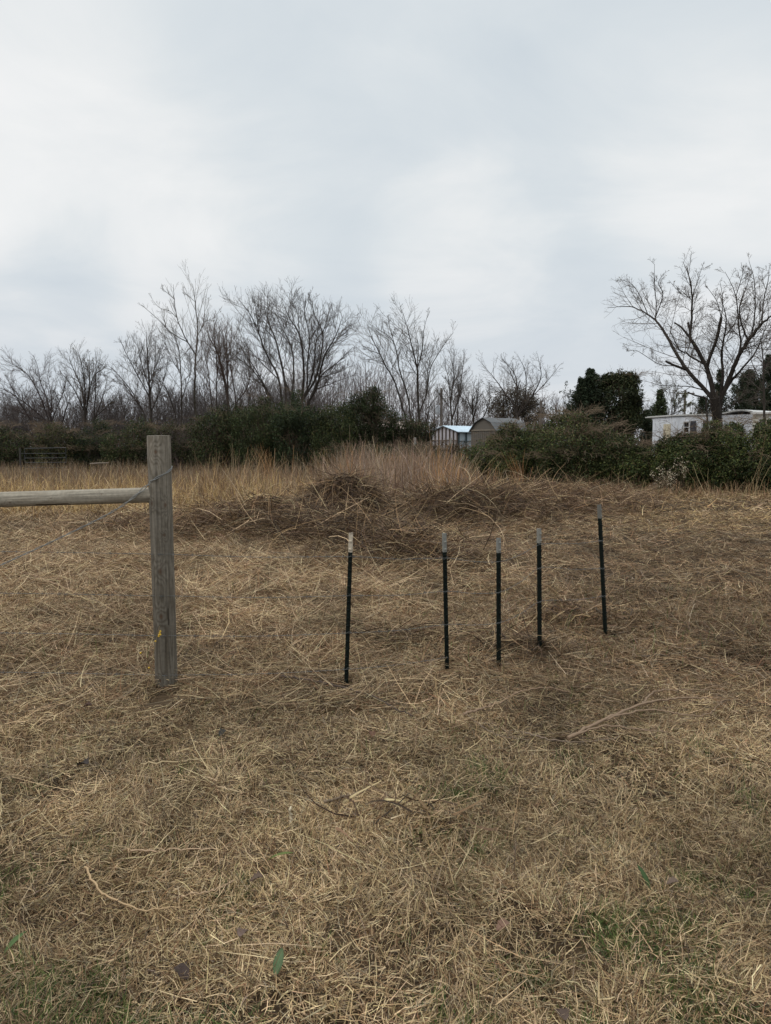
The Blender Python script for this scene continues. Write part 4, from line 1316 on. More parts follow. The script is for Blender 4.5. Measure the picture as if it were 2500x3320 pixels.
def barn():
    G1 = np.array([(1526 - CX) / F * 55.4, 55.4, 0])
    G2 = np.array([(1607 - CX) / F * 53.6, 53.6, 0])
    t = thing('barn', 'grey wooden barn with gambrel roof between the shed and the thicket', 'barn', G1)
    u = zaxis(*(G2 - G1)[:2])
    w_ = np.hypot(*(G2 - G1)[:2])
    v = np.array([-u[1], u[0], 0])
    z = np.array([0, 0, 1.])
    ax = np.stack([u, v, z])
    L, he, hk, hp = 3.6, 2.78, 3.32, 3.66
    prof = [(0, he), (.19, hk), (.5, hp), (.81, hk), (1, he)]
    a = Acc()
    prism(a, [G1, G2] + [G1 + u * f * w_ + z * (h - .03) for f, h in prof[::-1]], v * .06, (.16, .142, .12))
    for s in np.arange(.12, w_ - .05, .2):
        box(a, G1 + u * s - v * .008 + z * 1.36, (.012, .008, 1.36), ax, (.115, .10, .085))
    box(a, G2 + v * L / 2 - u * .035 + z * he / 2, (.03, L / 2 - .07, he / 2), ax, (.19, .19, .165))
    a.build('wall', M_wood, t)
    a = Acc()
    box(a, G1 + u * w_ / 2 - v * .035 + z * he, (w_ / 2, .016, .05), ax, (.25, .215, .17))
    a.build('trim', M_wood, t)
    a = Acc()
    for (f0, h0), (f1, h1) in zip(prof[:-1], prof[1:]):
        e, p = G1 + u * (f0 * w_ + (-.12 if f0 == 0 else 0)) - v * .15 + z * (h0 - (.12 if f0 == 0 else 0)), G1 + u * (f1 * w_ + (.12 if f1 == 1 else 0)) - v * .15 + z * (h1 - (.12 if f1 == 1 else 0))
        prism(a, [e, p, p + z * .05, e + z * .05], v * (L + .3), (.095, .097, .098))
    a.build('roof', M_paint, t)
    a = Acc()
    box(a, G2 + v * 1.3 + u * .01 + z * 1.55, (.02, .4, .85), ax, (.24, .27, .24))
    a.build('door', M_paint, t)


shed()
barn()


def roof_hint():
    d = 70
    A = at(1222, 1388, d)
    t = thing('house', 'low beige house roof glimpsed through the dark shrubs left of the shed', 'house', (A[0], d, 0))
    a = Acc()
    box(a, (A[0] + .8, d + 2, 1.6), (2.2, 2, 1.62), None, (.40, .33, .26))
    a.build('wall', M_paint, t)
    a = Acc()
    zt = 3.24
    prism(a, [(A[0] - 1.6, d - .3, zt), (A[0] - 1.6, d + 2, zt + .75), (A[0] - 1.6, d + 4.3, zt)], np.array([4.8, 0, 0]), (.34, .27, .22))
    a.build('roof', M_paint, t)
    a = Acc()
    box(a, (A[0] + .5, d - .02, 1.9), (.45, .03, .5), None, (.03, .03, .035))
    a.build('window', M_glass, t)


roof_hint()


def pole(label, px, top, d, cross=False, box_=False):
    T = at(px, top, d)
    t = thing('utility_pole', label, 'utility pole', (T[0], d, 0))
    a = Acc()
    tubes(a, np.array([[[T[0], d, -.2], [T[0], d, T[2] * .5], [T[0], d, T[2]]]]), np.array([[.15, .13, .11]]), 10, (.14, .12, .105), caps=True)
    a.build('pole', M_wood, t)
    if cross:
        a = Acc()
        box(a, (T[0], d - .14, T[2] - .35), (.95, .05, .06), None, (.13, .11, .095))
        c = a.build('crossarm', M_wood, t)
        for s in (-.8, -.35, .35, .8):
            a = Acc()
            tubes(a, np.array([[[T[0] + s, d - .14, T[2] - .29], [T[0] + s, d - .14, T[2] - .2], [T[0] + s, d - .14, T[2] - .12]]]), np.array([[.03, .05, .03]]), 8, (.25, .27, .28), caps=True)
            a.build('insulator', M_glass, c)
    if box_:
        a = Acc()
        z0 = T[2] - 2.6
        tubes(a, np.array([[[T[0] - .38, d - .1, z0], [T[0] - .38, d - .1, z0 + .2], [T[0] - .38, d - .1, z0 + .75], [T[0] - .38, d - .1, z0 + .85]]]), np.array([[.2, .24, .24, .16]]), 12, (.38, .40, .42), caps=True)
        a.build('transformer', M_paint, t)


pole('grey utility pole with a small transformer behind the tin roofed shed', 1431, 1258, 76, False, True)
pole('short plain utility pole right of the wide bare tree', 1755, 1298, 70)
pole('utility pole with crossarm behind the trailer roof', 2222, 1265, 80, True)


def gate():
    d = 41.
    A, B = at(79, 1453, d), at(160, 1450, d)
    g = np.array([A[0], d, 0])
    t = thing('metal_gate', 'tubular grey metal gate in the tall grass before the left shrubs', 'gate', g)
    x0, x1 = A[0], B[0] + .9
    a = Acc()
    for z in (.42, .70, .95, 1.2):
        tubes(a, np.array([[[x0, d, z], [(x0 + x1) / 2, d, z + .01], [x1, d, z + .02]]]), np.full((1, 3), .012), 8, (.05, .052, .055), caps=True)
    a.build('rails', M_wire, t)
    a = Acc()
    P = spline([(x0, d, .2), (x0, d, .8), (x0, d, 1.38), (x0 + .06, d, 1.48), (x0 + .3, d, 1.49), ((x0 + x1) / 2, d, 1.50), (x1 - .1, d, 1.52), (x1, d, 1.44), (x1, d, .8), (x1, d, .2)], 50)
    tubes(a, P[None], np.full((1, 50), .015), 8, (.055, .058, .06), caps=True)
    a.build('frame', M_wire, t)
    a = Acc()
    tubes(a, np.array([[[x0 - .25, d, -.2], [x0 - .25, d, 1.5]]]), np.full((1, 2), .05), 10, (.055, .05, .045), caps=True)
    for z in (.5, 1.2):
        box(a, (x0 - .13, d, z), (.1, .02, .025), None, (.05, .05, .045))
    a.build('gate_post', M_wood, t)


gate()


def old_post(label, px, y0, d, lean=0.):
    T = at(px, y0, d)
    t = thing('fence_post', label, 'fence post', (T[0], d, 0), 'old pale fence posts by the shed')
    a = Acc()
    P = np.array([[T[0] - lean, d, -.2], [T[0] - lean * .5, d + .01, T[2] * .5], [T[0], d, T[2]]])
    tubes(a, spline(P, 6)[None], np.linspace(.075, .06, 6)[None] * (1 + .06 * np.sin(np.arange(6)))[None], 9, (.26, .24, .21), caps=True)
    a.build('post', M_wood, t)
    a = Acc()
    tubes(a, np.array([[[T[0] - .09, d - .08, T[2] - .3], [T[0], d - .085, T[2] - .31], [T[0] + .09, d - .08, T[2] - .3]]]), np.full((1, 3), .006), 4, (.3, .3, .3))
    a.build('staple_wire', M_wire, t)


old_post('pale wooden fence post among the shrubs left of the tin roofed shed', 1346, 1418, 38.5)
old_post('pale wooden fence post standing before the tin roofed shed wall', 1462, 1420, 39.6, .05)

# ------------------------------------------------------------------ wooden brace post, rail and wires
def wood_cols(u, v, seed, knots, base, dark, light, ring):
    """weathered grain by contour lines of a slow field; u along the girth, v along the length (metres)"""
    f = fbm(u * 11 + 3, v * .9 + 7, seed, 3) * 2.0 + fbm(u * 40, v * 2.0, seed + 5, 2) * .22
    kn = np.zeros_like(u)
    for ku, kv, s in knots:
        q = ((u - ku) / s) ** 2 + ((v - kv) / (s * 1.5)) ** 2
        f = f + .55 * np.exp(-q / 7)
        kn = np.maximum(kn, np.exp(-q * 1.6) * .9)
    line = .5 + .5 * np.sin(f * ring)
    line = line ** 1.6
    streak = fbm(u * 190, v * 2.2, seed + 9, 3)
    blot = fbm(u * 8, v * 3.5, seed + 12, 3)
    line = line * (.35 + .5 * fbm(u * 12 + 9, v * 2.2, seed + 30, 3))
    c = np.array(light) * (1 - line)[..., None] + np.array(base) * line[..., None]
    c = c * (.50 + .85 * streak)[..., None] * (.8 + .4 * blot)[..., None]
    crack = (vnoise(u * 90, v * 1.6, seed + 20) > .93) & (vnoise(u * 14, v * 2.5, seed + 21) > .4)
    c = np.where(crack[..., None], np.array(dark), c)
    c = c * (1 - kn[..., None]) + np.array((.13, .075, .045)) * kn[..., None] * (.6 + .8 * line)[..., None]
    return c * .72


def wood_pole(name, A, B, r0, r1, parent, seed, knots, base, dark, light, ring=26, nu=88, nv=420, facing=None):
    A, B = np.asarray(A, float), np.asarray(B, float)
    L = np.linalg.norm(B - A)
    w_ = (B - A) / L
    ref = np.array([0, 1., 0]) if abs(w_[1]) < .9 else np.array([1., 0, 0])
    side = np.cross(ref, w_)
    side /= np.linalg.norm(side)
    fr = np.cross(w_, side)
    th = np.linspace(0, 2 * math.pi, nu + 1)[:-1]
    vv = np.linspace(0, 1, nv)
    TH, VV = np.meshgrid(th, vv)
    r = r0 + (r1 - r0) * VV
    r = r * (1 + .022 * (fbm(TH * 1.3, VV * L * 2, seed + 1, 3) - .5) * 2 * np.sin(TH / 2))
    u_ = (TH - math.pi) * (r0 + r1) / 2
    C = wood_cols(u_, VV * L, seed, knots, base, dark, light, ring)
    if parent.get('category') == 'wooden post':          # wood tone lighter towards the top, darker below
        C = C * (.86 + .30 * sstep(.60, .97, VV + .06 * (fbm(u_ * 30, VV * 9, 7, 2) - .5)))[..., None]
    lum = C.mean(-1)
    r = r + (lum - lum.mean()) * .012 * np.minimum(1, np.sin(TH / 2) * 3)
    # angle pi faces the camera
    V = A + w_ * (VV * L)[..., None] + r[..., None] * (np.sin(TH)[..., None] * side + np.cos(TH)[..., None] * fr)
    i = np.arange(nu * nv).reshape(nv, nu)
    j = np.roll(i, -1, 1)
    Q = np.stack([i[:-1], j[:-1], j[1:], i[1:]], -1).reshape(-1, 4)
    a = Acc().add(V, Q, None, C)
    for e, pt, s in ((0, A, -1), (nv - 1, B, 1)):      # sawn ends with rings
        rings, Cs = [], []
        for f in np.linspace(1, 0.02, 10):
            rings.append(pt + (V[e] - pt) * f + w_ * .002 * s * (f < 1))
            Cs.append(np.broadcast_to(np.array(light) * (.8 + .35 * math.sin(f * 40)), (nu, 3)))
        VV2 = np.array(rings)
        k = np.arange(10 * nu).reshape(10, nu)
        kk = np.roll(k, -1, 1)
        a.add(VV2, np.stack([k[:-1], kk[:-1], kk[1:], k[1:]], -1).reshape(-1, 4), None, np.array(Cs).reshape(-1, 3))
    return a.build(name, M_wood, parent, True)


POST_D = 4.9
pb, pt_ = at(541, 2243, POST_D), at(514.5, 1413, POST_D)
PR = .0735
post = thing('wooden_post', 'thick weathered grey round wooden post with cut top', 'wooden post', (pb[0], pb[1], 0))
dirp = (pt_ - pb) / np.linalg.norm(pt_ - pb)
A0 = pb - dirp * .12
zoff = .12 + pb[2]
Lp = np.linalg.norm(pt_ - A0)


def post_v(y):                        # length along the post of a picture row
    return Lp * (1 - (y - 1413) / (2243 - 1413) * (np.linalg.norm(pt_ - pb) / Lp))


wood_pole('post_shaft', A0, pt_, PR * 1.0, PR * 1.02, post, 5, [(-.005, post_v(1841), .016), (.0, post_v(1985), .014), (.0, post_v(1464), .014), (.045, post_v(1625), .011), (-.05, post_v(1631), .013), (-.035, post_v(1725), .009), (.02, post_v(2195), .01)],
          (.104, .083, .057), (.03, .023, .018), (.252, .222, .178), 34)


def post_front(y, dx=0.0, lift=.0):   # point on the camera side of the post
    f = (post_v(y)) / Lp
    p = A0 + (pt_ - A0) * f
    return p + np.array([dx, -math.sqrt(max(PR ** 2 - dx ** 2, 0)) - lift, 0])


ra = at(488, 1604, POST_D)
rail_l = at(-130, 1624, POST_D - .02)
rail = thing('wooden_rail', 'horizontal round wooden rail butted against the wooden post', 'rail', (ra[0], ra[1], ra[2]))
wood_pole('rail_shaft', rail_l, ra + np.array([.03, 0, -.001]), .0505, .0505, rail, 31, [(.02, .95, .006), (-.02, .35, .006), (.0, .62, .004)], (.26, .22, .165), (.07, .05, .04), (.41, .365, .29), 30, 64, 300)


R0_ = math.radians
# twisted brace wire: two strands wrapped round the post and running down to the left
def brace_wire():
    t = thing('brace_wire', 'twisted double brace wire slanting down leftward across the wooden rail', 'wire', (0, 0, 0))
    a0 = post_front(1521, .071, .004)
    a1 = post_front(1545, .0, .010)
    a2 = post_front(1568, -.068, .012)

    def around(th, y, lift=.0045):
        q = A0 + (pt_ - A0) * (post_v(y) / Lp)
        th = R0_(th)
        return q + (PR + lift) * np.array([math.sin(th), -math.cos(th), 0])
    pts = [around(175, 1506), around(130, 1510), around(95, 1515), around(62, 1524), around(30, 1535), around(0, 1545), around(-30, 1556), around(-58, 1566), at(380, 1650, POST_D - .085), at(190, 1746, POST_D - .07), at(0, 1833, POST_D - .06), at(-160, 1905, POST_D - .05)]
    t.location = tuple(pts[5])
    S = spline(pts, 260)
    Tn = np.gradient(S, axis=0)
    Tn /= np.linalg.norm(Tn, axis=1, keepdims=True)
    u = np.cross(Tn, [0, 1., 0])
    u /= np.linalg.norm(u, axis=1, keepdims=True)
    v = np.cross(Tn, u)
    s = np.concatenate([[0], np.cumsum(np.linalg.norm(np.diff(S, axis=0), axis=1))])
    amp = .0042 + .0045 * np.exp(-((s - .36) / .10) ** 2)
    for k in (0, 1):
        ph = s * 2 * math.pi / .16 + k * math.pi
        P = S + (amp * np.cos(ph))[:, None] * u + (.0042 * np.sin(ph))[:, None] * v
        tubes(Acc_list[k], P[None], np.full((1, len(P)), .0027), 6, (.19, .195, .19))
        Acc_list[k].build('strand', M_wire, t, True)


Acc_list = [Acc(), Acc()]
brace_wire()

# ------------------------------------------------------------------ steel T-posts
TP = []


def tpost(label, bpx, tpx, yaw, tip_len, tipcol, chip, wires):
    g = on_ground(*bpx)
    z0 = float(gz(g[0], g[1]))
    d = g[1]
    top = at(tpx[0], tpx[1], d)
    base = np.array([g[0], g[1], z0])
    ax_ = (top - base)
    L = np.linalg.norm(ax_)
    w_ = ax_ / L
    f = np.array([math.sin(yaw), -math.cos(yaw), 0])       # the studded face looks this way
    s = np.cross(w_, f)
    s /= np.linalg.norm(s)
    f = np.cross(s, w_)
    t = thing('metal_t_post', label, 'metal post', base, 'metal T posts along the wire fence')
    prof = [(-.014, .003), (.014, .003), (.015, -.001), (.0035, -.002), (.0028, -.027), (-.0028, -.027), (-.0035, -.002), (-.015, -.001)]

    def seg(acc, l0, l1, grow_, C):
        P = [base + w_ * l0 + s * (a * (1 + grow_)) + f * (b * (1 + grow_)) for a, b in prof]
        # build as walls plus end caps, colour chips along the length
        n = max(2, int((l1 - l0) / .012))
        rows = np.array([[p + w_ * (l1 - l0) * k / n for p in P] for k in range(n + 1)])
        i = np.arange((n + 1) * len(P)).reshape(n + 1, len(P))
        j = np.roll(i, -1, 1)
        CC = np.broadcast_to(np.array(C), rows.shape).copy()
        if chip:
            nz = fbm(rows[..., 0] * 130, rows[..., 2] * 34, 3, 3)
            CC = np.where((nz > .60)[..., None], (.16, .12, .09), CC) if l0 > .5 else CC
        acc.add(rows, np.stack([i[:-1], j[:-1], j[1:], i[1:]], -1).reshape(-1, 4), None, CC.reshape(-1, 3))
        for e in (0, n):
            c = rows[e].mean(0)
            m = len(P)
            acc.add(np.concatenate([rows[e], [c]]), None, [[q, (q + 1) % m, m] for q in range(m)], CC[e, 0])

    def studs(acc, l0, l1, C):
        for l in np.arange(l0, l1, .054):
            cc = base + w_ * l + f * .0065
            P = [cc + s * a + w_ * b for a, b in ((-.0085, -.006), (.0085, -.006), (.0085, .006), (-.0085, .006))]
            q = [cc + s * a + w_ * b + f * .0065 for a, b in ((-.0065, -.001), (.0065, -.001), (.0065, .005), (-.0065, .005))]
            V = [p - f * .004 for p in P] + q
            acc.add(V, [[0, 1, 5, 4], [1, 2, 6, 5], [2, 3, 7, 6], [3, 0, 4, 7], [4, 5, 6, 7]], None, C)
    a = Acc()
    seg(a, -.15, L - tip_len, 0, (.008, .011, .009))
    studs(a, .05, L - tip_len - .01, (.012, .016, .014))
    a.build('post_body', M_green, t)
    a = Acc()
    seg(a, L - tip_len, L, .03, tipcol)
    studs(a, L - tip_len + .02, L - .01, tuple(min(1, c * 1.35) for c in tipcol))
    tp_ = a.build('white_tip', M_tip, t)
    if chip:
        tp_['label'] = 'peeling white paint with brown chips'
    for h in wires:                                        # wire clips round the post
        a = Acc()
        c = base + w_ * h
        th = np.linspace(0, 2 * math.pi, 17)
        P = np.array([c + s * .023 * math.cos(q) + f * (-.010 + .022 * math.sin(q)) + w_ * .012 * math.sin(q * 2) for q in th])
        tubes(a, P[None], np.full((1, 17), .0014), 5, (.07, .075, .07))
        a.build('wire_clip', M_wire, t, True)
    TP.append((base, w_, f, L))
    return t


R_ = math.radians
tpost('black steel post with peeling cream tip, nearest the wooden post', (1122, 2214), (1138, 1728), R_(-24), .130, (.46, .40, .31), True, (.90, .635, .38, .13))
tpost('black steel post with grey tip, second from the wooden post', (1451, 2168), (1441.5, 1729), R_(30), .135, (0.215, 0.215, 0.193), False, (.84, .60, .36))
tpost('shortest black steel post, third from the wooden post', (1619, 2170), (1618.5, 1745), R_(34), .105, (0.209, 0.206, 0.185), False, (.58, .36))
tpost('black steel post with bright studs, second from the right', (1752, 2122), (1750.5, 1714), R_(42), .112, (0.232, 0.223, 0.195), False, (.62, .36))
tpost('farthest black steel post leaning left, rightmost of the five', (1967, 2050), (1946, 1636), R_(48), .118, (.15, .145, .125), False, (.84, .60, .36))


# barbed wires strung from the wooden post past the steel posts
def barbed(label, zs, ypost):
    pts = []
    pf = post_front(ypost, 0, .006)
    pts += [np.array([-4.0, POST_D - .02, pf[2] + .02]), np.array([-2.4, POST_D - .05, pf[2] + .012]), post_front(ypost + 1, -.05, .006), pf, post_front(ypost + 1, .05, .006)]
    for k, (b, w_, f, L) in enumerate(TP):
        if zs[k] is None:
            continue
        p = b + w_ * zs[k] + f * .013
        q = pts[-1]
        pts.append((p + q) / 2 + np.array([0, 0, -.012]))
        pts.append(p)
    S = spline(pts, 420)
    t = thing('barbed_wire', label, 'barbed wire', pf, 'barbed wire strands of the fence')
    Tn = np.gradient(S, axis=0)
    Tn /= np.linalg.norm(Tn, axis=1, keepdims=True)
    u = np.cross(Tn, [0, 0, 1.])
    u /= np.linalg.norm(u, axis=1, keepdims=True)
    v = np.cross(u, Tn)
    s = np.concatenate([[0], np.cumsum(np.linalg.norm(np.diff(S, axis=0), axis=1))])
    a = Acc()
    for k in (0, 1):
        ph = s * 2 * math.pi / .09 + k * math.pi
        tubes(a, (S + .0015 * np.cos(ph)[:, None] * u + .0015 * np.sin(ph)[:, None] * v)[None], np.full((1, len(S)), .00095), 4, (.11, .11, .105))
    a.build('strands', M_wire, t)
    a = Acc()
    for q in np.arange(.06, s[-1], .125):
        i = int(np.searchsorted(s, q))
        c = S[min(i, len(S) - 1)]
        uu, vv_, tt = u[min(i, len(S) - 1)], v[min(i, len(S) - 1)], Tn[min(i, len(S) - 1)]
        for e in (1, -1):
            P = np.stack([c - (uu + vv_ * e) * .011 + tt * .003 * e, c + tt * .004 * e, c + (uu * .6 + vv_ * e) * .011])
            tubes(a, P[None], np.array([[.0006, .0013, .0006]]), 4, (.11, .11, .105))
    a.build('barbs', M_wire, t)['kind'] = 'stuff'


barbed('top strand of barbed wire, meeting the first steel post just under its tip', (.90, .84, .80, .80, .84), 1785)
barbed('second barbed wire strand from the top, across the upper half of the posts', (.635, .60, .58, .62, .60), 1919)
barbed('third barbed wire strand from the top, passing the yellow berries', (.38, .36, .36, .36, .36), 2048)
barbed('lowest barbed wire strand near the foot of the wooden post', (.13, .12, None, None, None), 2177)


# ------------------------------------------------------------------ small things on the ground
def stick(label, lines, r0, r1, colr, name='fallen_stick', lift=.065, cat='stick', branches=0):
    g0 = on_ground(*lines[0][0])
    t = thing(name, label, cat, (g0[0], g0[1], float(gz(g0[0], g0[1]))))
    a = Acc()
    for k, ln in enumerate(lines):
        P = []
        for q in ln:
            g = on_ground(q[0], q[1])
            P.append([g[0], g[1], float(gz(g[0], g[1])) + lift + (q[2] if len(q) > 2 else 0)])
        S = spline(P, 8 * len(P))
        S += rng.normal(0, .003, S.shape)
        ra_ = r0 * (1 if k == 0 else .6)
        tubes(a, S[None], np.linspace(ra_, r1, len(S))[None] * (1 + .12 * np.sin(np.arange(len(S)) * 1.9))[None], 6, colr, caps=True)
        if branches:
            s = np.linspace(0, len(S) - 1, 12).astype(int)
            P1, R1 = grow(S[s][None], np.full((1, 12), r1), branches, .08, .3, 38, -.05, r1 * .5, 5, .25)
            P1[:, :, 2] = np.maximum(P1[:, :, 2], .03)
            tubes(a, P1, np.maximum(R1, .0012), 4, colr)
    a.build('stem', M_twig, t, True)
    return t


stick('long dark vine lying on straw left of and below the first steel post', [[(905, 2202), (1000, 2217), (1100, 2240), (1210, 2275), (1290, 2310), (1340, 2338)]], .009, .003, (.075, .055, .045), branches=8)
stick('short reddish broken stick lying below the second steel post', [[(1500, 2332), (1560, 2310), (1622, 2283)], [(1620, 2285), (1680, 2258), (1760, 2252), (1850, 2262)]], .009, .003, (.24, .165, .11))
stick('largest pale forked branch lying on the right of the foreground', [[(1845, 2417), (1960, 2380), (2080, 2330), (2200, 2299), (2290, 2295), (2345, 2301)], [(2080, 2330), (2122, 2282), (2200, 2270), (2330, 2262)],
       [(1960, 2380), (2100, 2350), (2200, 2358), (2290, 2358), (2345, 2305)], [(1850, 2415), (1960, 2400), (2090, 2415), (2160, 2430)]], .010, .0025, (.215, .15, .10), name='fallen_branch', cat='branch', lift=.115, branches=10)
stick('thin dark twig touching the first steel post from the left', [[(980, 1934), (1060, 1922), (1126, 1908)]], .006, .002, (.1, .075, .06), branches=3)
stick('brown dry stem lying between the first and second steel posts', [[(1150, 1893), (1240, 1890), (1340, 1902), (1440, 1898)]], .007, .003, (.17, .115, .075), branches=4)
stick('short grey brown stick in the middle of the foreground grass', [[(1050, 2628), (1110, 2602), (1195, 2572)]], .0075, .003, (.17, .125, .085), branches=3)
stick('curved tan stalk bent across the lower left grass', [[(276, 2832), (330, 2892), (442, 2939), (585, 2940)]], .0045, .002, (.40, .28, .16), name='dry_stalk', cat='stalk')
stick('straight pink tan stalk crossing the lower left straw', [[(420, 2785), (540, 2770), (700, 2775)], [(590, 2905), (700, 2895), (760, 2870)]], .0035, .002, (.40, .28, .18), name='dry_stalk', cat='stalk')
stick('long pale straw stalk lying across the grass below the wooden post', [[(455, 2490), (620, 2478), (770, 2472)]], .0045, .002, (.38, .29, .17), name='dry_stalk', cat='stalk')
stick('bleached stub of stalk standing upright in the mid foreground', [[(944, 2682), (945, 2680, .05), (943, 2679, .11)]], .006, .005, (.52, .44, .31), name='dry_stalk', cat='stalk', lift=0)
stick('pale broken stalk at the left edge of the foreground', [[(5, 2690), (6, 2670, .05), (8, 2655, .13)]], .004, .0025, (.42, .33, .19), name='dry_stalk', cat='stalk')
stick('thin dark brown twigs lying at the right edge below the last steel post', [[(2080, 2140), (2200, 2130), (2300, 2090), (2420, 2040)], [(2200, 2130), (2330, 2150), (2480, 2190)]], .005, .002, (.1, .075, .055), branches=6)
stick('pale bent dry stem standing right of the last steel post', [[(2232, 2028), (2236, 2022, .08), (2245, 2016, .18), (2255, 2012, .2)]], .004, .002, (.36, .29, .2), name='dry_stalk', cat='stalk', lift=0)
stick('long thin grey twig crossing the right foreground below the branch', [[(1700, 2375), (1790, 2395), (1900, 2410), (2010, 2405)], [(1510, 2330), (1600, 2375), (1720, 2395)]], .0045, .002, (.2, .15, .11), branches=5)


def log():
    d = 27.5
    A, B = at(292, 1504, d), at(352, 1501, d)
    t = thing('fallen_pole', 'pale thin pole lying level in the brown grass left of the wooden post', 'pole', A)
    a = Acc()
    tubes(a, spline([A, (A + B) / 2 + [0, 0, .01], B], 8)[None], np.linspace(.03, .02, 8)[None], 7, (.2, .165, .13), caps=True)
    a.build('shaft', M_wood, t)


log()


def green_leaf(label, x, y, L, W, az, el, c, n=3):
    c = tuple(q * .72 for q in c)
    g = on_ground(x, y)
    t = thing('green_leaf', label, 'leaf', (g[0], g[1], float(gz(g[0], g[1]))))
    a = Acc()
    k = 9
    s = np.linspace(0, 1, k)
    cv = el - s * .8
    P = np.zeros((k, 3))
    P[0] = (g[0], g[1], float(gz(g[0], g[1])) + .035)
    for i in range(1, k):
        P[i] = P[i - 1] + np.array([math.cos(cv[i]) * math.cos(az), math.cos(cv[i]) * math.sin(az), math.sin(cv[i])]) * L / (k - 1)
    side = np.array([-math.sin(az), math.cos(az), 0])
    wd = W * np.sin(math.pi * np.clip(s * .96 + .03, 0, 1)) ** .8 / 2
    V = np.stack([P - side * wd[:, None] + [0, 0, .004], P, P + side * wd[:, None] + [0, 0, .004]], 1)
    i = np.arange(k * 3).reshape(k, 3)
    Q = np.concatenate([np.stack([i[:-1, e], i[:-1, e + 1], i[1:, e + 1], i[1:, e]], -1) for e in (0, 1)])
    C = np.broadcast_to(np.array(c), V.shape).copy()
    C[:, 1] *= 1.35
    a.add(V, Q, None, C.reshape(-1, 3))
    a.build('blade', M_leaf, t, True)
    a = Acc()
    st = np.array([P[0] - [0, 0, .03], P[0] - [0, 0, .01], P[0] + (P[1] - P[0]) * .5])
    tubes(a, st[None], np.full((1, 3), .0018), 5, (.12, .13, .06))
    a.build('stalk', M_leaf, t)


green_leaf('upright broad grey green leaf low in the foreground left of centre', 893, 3170, .085, .03, R_(80), R_(60), (.10, .15, .07))
green_leaf('arched bright green strap leaf in the straw left of centre', 860, 2790, .13, .022, R_(-12), R_(50), (.13, .165, .05))
green_leaf('dark green pointed leaf at right in the foreground', 2110, 2880, .10, .02, R_(110), R_(62), (.05, .085, .03))
green_leaf('small flat green leaf in the straw below the wooden post', 690, 2655, .06, .02, R_(5), R_(15), (.07, .12, .04))
green_leaf('green leaf cut by the left edge of the foreground', 10, 3060, .09, .022, R_(60), R_(45), (.09, .14, .05))


def dead_leaf(label, x, y, s, c):
    g = on_ground(x, y)
    z = float(gz(g[0], g[1])) + .058
    az = U(0, 6.3)
    t = thing('dead_leaf', label, 'leaf', (g[0], g[1], z), 'dead brown leaves in the grass')
    a = Acc()
    k, m = 9, 5
    u, v = np.meshgrid(np.linspace(-1, 1, m), np.linspace(0, 1, k))
    wd = .36 * np.sin(math.pi * np.clip(v * .95 + .03, 0, 1)) ** .7 * (1 + .15 * np.sin(v * 22))
    X, Y = u * wd * s, (v - .5) * s
    Z = .25 * s * (u * wd / .36) ** 2 + .12 * s * np.sin(v * 4 + 1) + .02 * s * np.sin(u * 5 + v * 9)
    ca, sa = math.cos(az), math.sin(az)
    V = np.stack([g[0] + X * ca - Y * sa, g[1] + X * sa + Y * ca, z + Z], -1)
    i = np.arange(k * m).reshape(k, m)
    C = np.array(c) * (.7 + .6 * fbm(u * 3 + x, v * 5, 3, 3))[..., None]
    a.add(V, np.stack([i[:-1, :-1], i[:-1, 1:], i[1:, 1:], i[1:, :-1]], -1).reshape(-1, 4), None, C.reshape(-1, 3))
    a.build('blade', M_leaf, t, True)
    a = Acc()
    tubes(a, spline([V[0, 2], V[k // 2, 2] + [0, 0, .001], V[-1, 2]], 8)[None], np.linspace(.0014, .0006, 8)[None], 4, tuple(np.array(c) * 1.3))
    a.build('midrib', M_leaf, t)


for lb, x, y, s, c in (('mauve brown dead leaf in the lower left grass', 788, 3032, .055, (.15, .105, .085)), ('dark brown dead leaf just above the mauve leaf at lower left', 832, 2862, .05, (.11, .075, .055)),
                       ('pinkish brown dead leaf low in the right half of the foreground', 1630, 3035, .05, (.19, .115, .08)), ('dark red brown dead leaf left of the wooden post foot', 282, 2308, .06, (.07, .04, .03)),
                       ('blackish dead leaf clump in the straw far left of the foreground', 268, 2486, .075, (.04, .032, .028)), ('blackish dead leaf below and right of the wooden post foot', 722, 2382, .06, (.04, .035, .028)),
                       ('rust brown dead leaf right of the long dark vine', 1207, 2388, .05, (.13, .07, .045)), ('dark curled dead leaf at the bottom left of the foreground', 590, 3155, .06, (.06, .042, .035)),
                       ('brown dead leaf at the very bottom right of centre', 1820, 3290, .06, (.10, .07, .055)), ('grey brown dead leaf at the right foreground beside the dark green leaf', 2180, 2870, .045, (.14, .10, .075))):
    dead_leaf(lb, x, y, s, c)


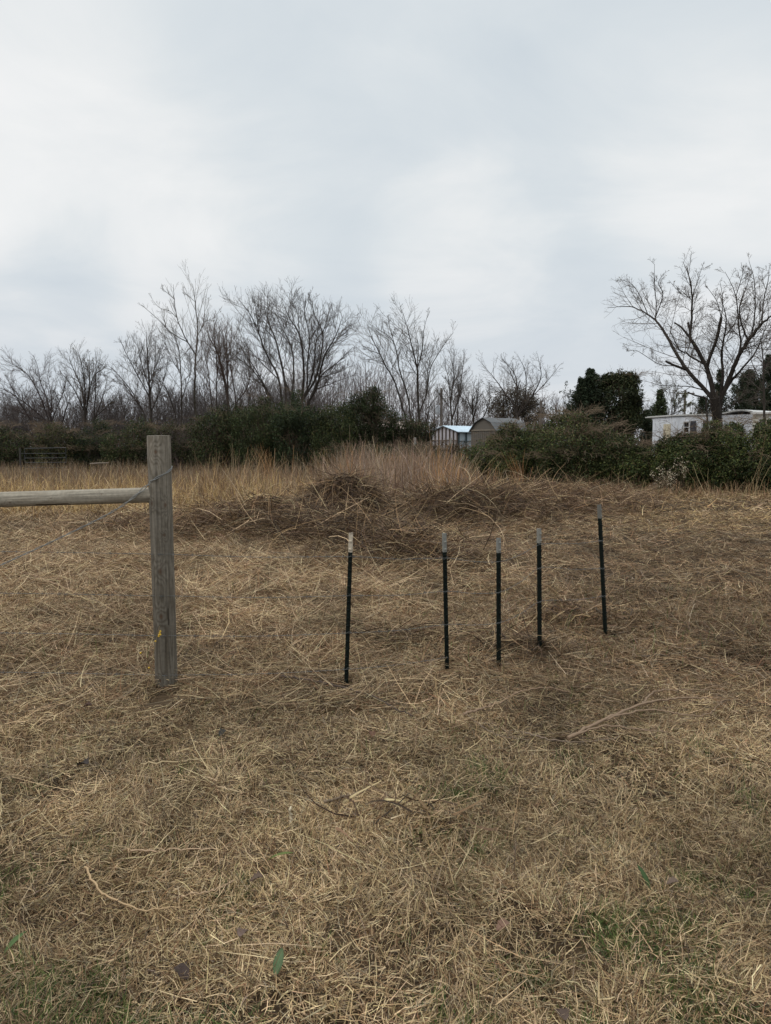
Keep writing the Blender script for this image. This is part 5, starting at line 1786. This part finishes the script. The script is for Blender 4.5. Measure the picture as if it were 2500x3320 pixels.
def berries():
    t = thing('berry_plant', 'dry stem with small yellow berries against the wooden post', 'plant', (post_front(2230, -.08, .02)[0], post_front(2230, -.08, .02)[1], 0))
    a = Acc()
    q = [at(x, y, POST_D - .10) for x, y in ((497, 2250), (492, 2165), (505, 2085), (517, 2030))]
    tubes(a, spline(q, 16)[None], np.linspace(.0022, .0012, 16)[None], 5, (.24, .18, .1))
    for (x, y) in ((504, 2079), (456, 2117), (483, 2165)):
        tubes(a, spline([at(495, 2140, POST_D - .10), at((x + 495) / 2, (y + 2140) / 2 - 6, POST_D - .105), at(x, y, POST_D - .11)], 8)[None], np.full((1, 8), .0011), 4, (.24, .18, .1))
    a.build('stem', M_twig, t)
    for x, y in ((520, 2047), (518, 2053), (516, 2058), (520, 2058), (515, 2063), (504, 2079), (456, 2117), (483, 2165)):
        a = Acc()
        c = at(x, y, POST_D - .112 + rng.normal(0, .004))
        th, ph = np.meshgrid(np.linspace(0, 2 * math.pi, 11)[:-1], np.linspace(.02, math.pi - .02, 7))
        V = c + .0068 * np.stack([np.sin(ph) * np.cos(th), np.sin(ph) * np.sin(th), np.cos(ph) * .92], -1)
        i = np.arange(70).reshape(7, 10)
        j = np.roll(i, -1, 1)
        a.add(V, np.stack([i[:-1], j[:-1], j[1:], i[1:]], -1).reshape(-1, 4), None, (.55, .34, .02))
        a.build('berry', M_berry, t, True)


berries()


def clod():
    g = on_ground(1449, 2246)
    t = thing('earth_clod', 'mossy brown earth clod at the foot of the second steel post', 'clod', (g[0], g[1], 0))
    a = Acc()
    th, ph = np.meshgrid(np.linspace(0, 2 * math.pi, 33)[:-1], np.linspace(.02, math.pi / 2 + .2, 14))
    n = .75 + .5 * fbm(np.cos(th) * 2 + 5, np.sin(th) * 2 + ph * 2, 9, 4)
    V = np.array([g[0], g[1], float(gz(g[0], g[1]))]) + np.stack([np.sin(ph) * np.cos(th) * .08, np.sin(ph) * np.sin(th) * .06, np.cos(ph) * .055], -1) * n[..., None]
    i = np.arange(14 * 32).reshape(14, 32)
    j = np.roll(i, -1, 1)
    C = np.array((.115, .085, .045)) * (.6 + .8 * fbm(th * 2, ph * 5, 4, 3))[..., None]
    a.add(V, np.stack([i[:-1], j[:-1], j[1:], i[1:]], -1).reshape(-1, 4), None, C.reshape(-1, 3))
    a.build('soil', M_twig, t, True)
    a = Acc()
    n = 160
    b = np.array([g[0], g[1], 0]) + np.stack([rng.normal(0, .06, n), rng.normal(0, .045, n), np.full(n, float(gz(g[0], g[1])) + .015)], -1)
    ribbons(a, b, U(0, 6.3, n), np.radians(U(5, 60, n)), U(.03, .09, n), U(.002, .004, n), pal(n, (TAN, OG, PALE), (.5, .3, .2)), rng.normal(0, .5, n), U(-1, 1, n))
    a.build('moss', M_straw, t)['kind'] = 'stuff'


clod()
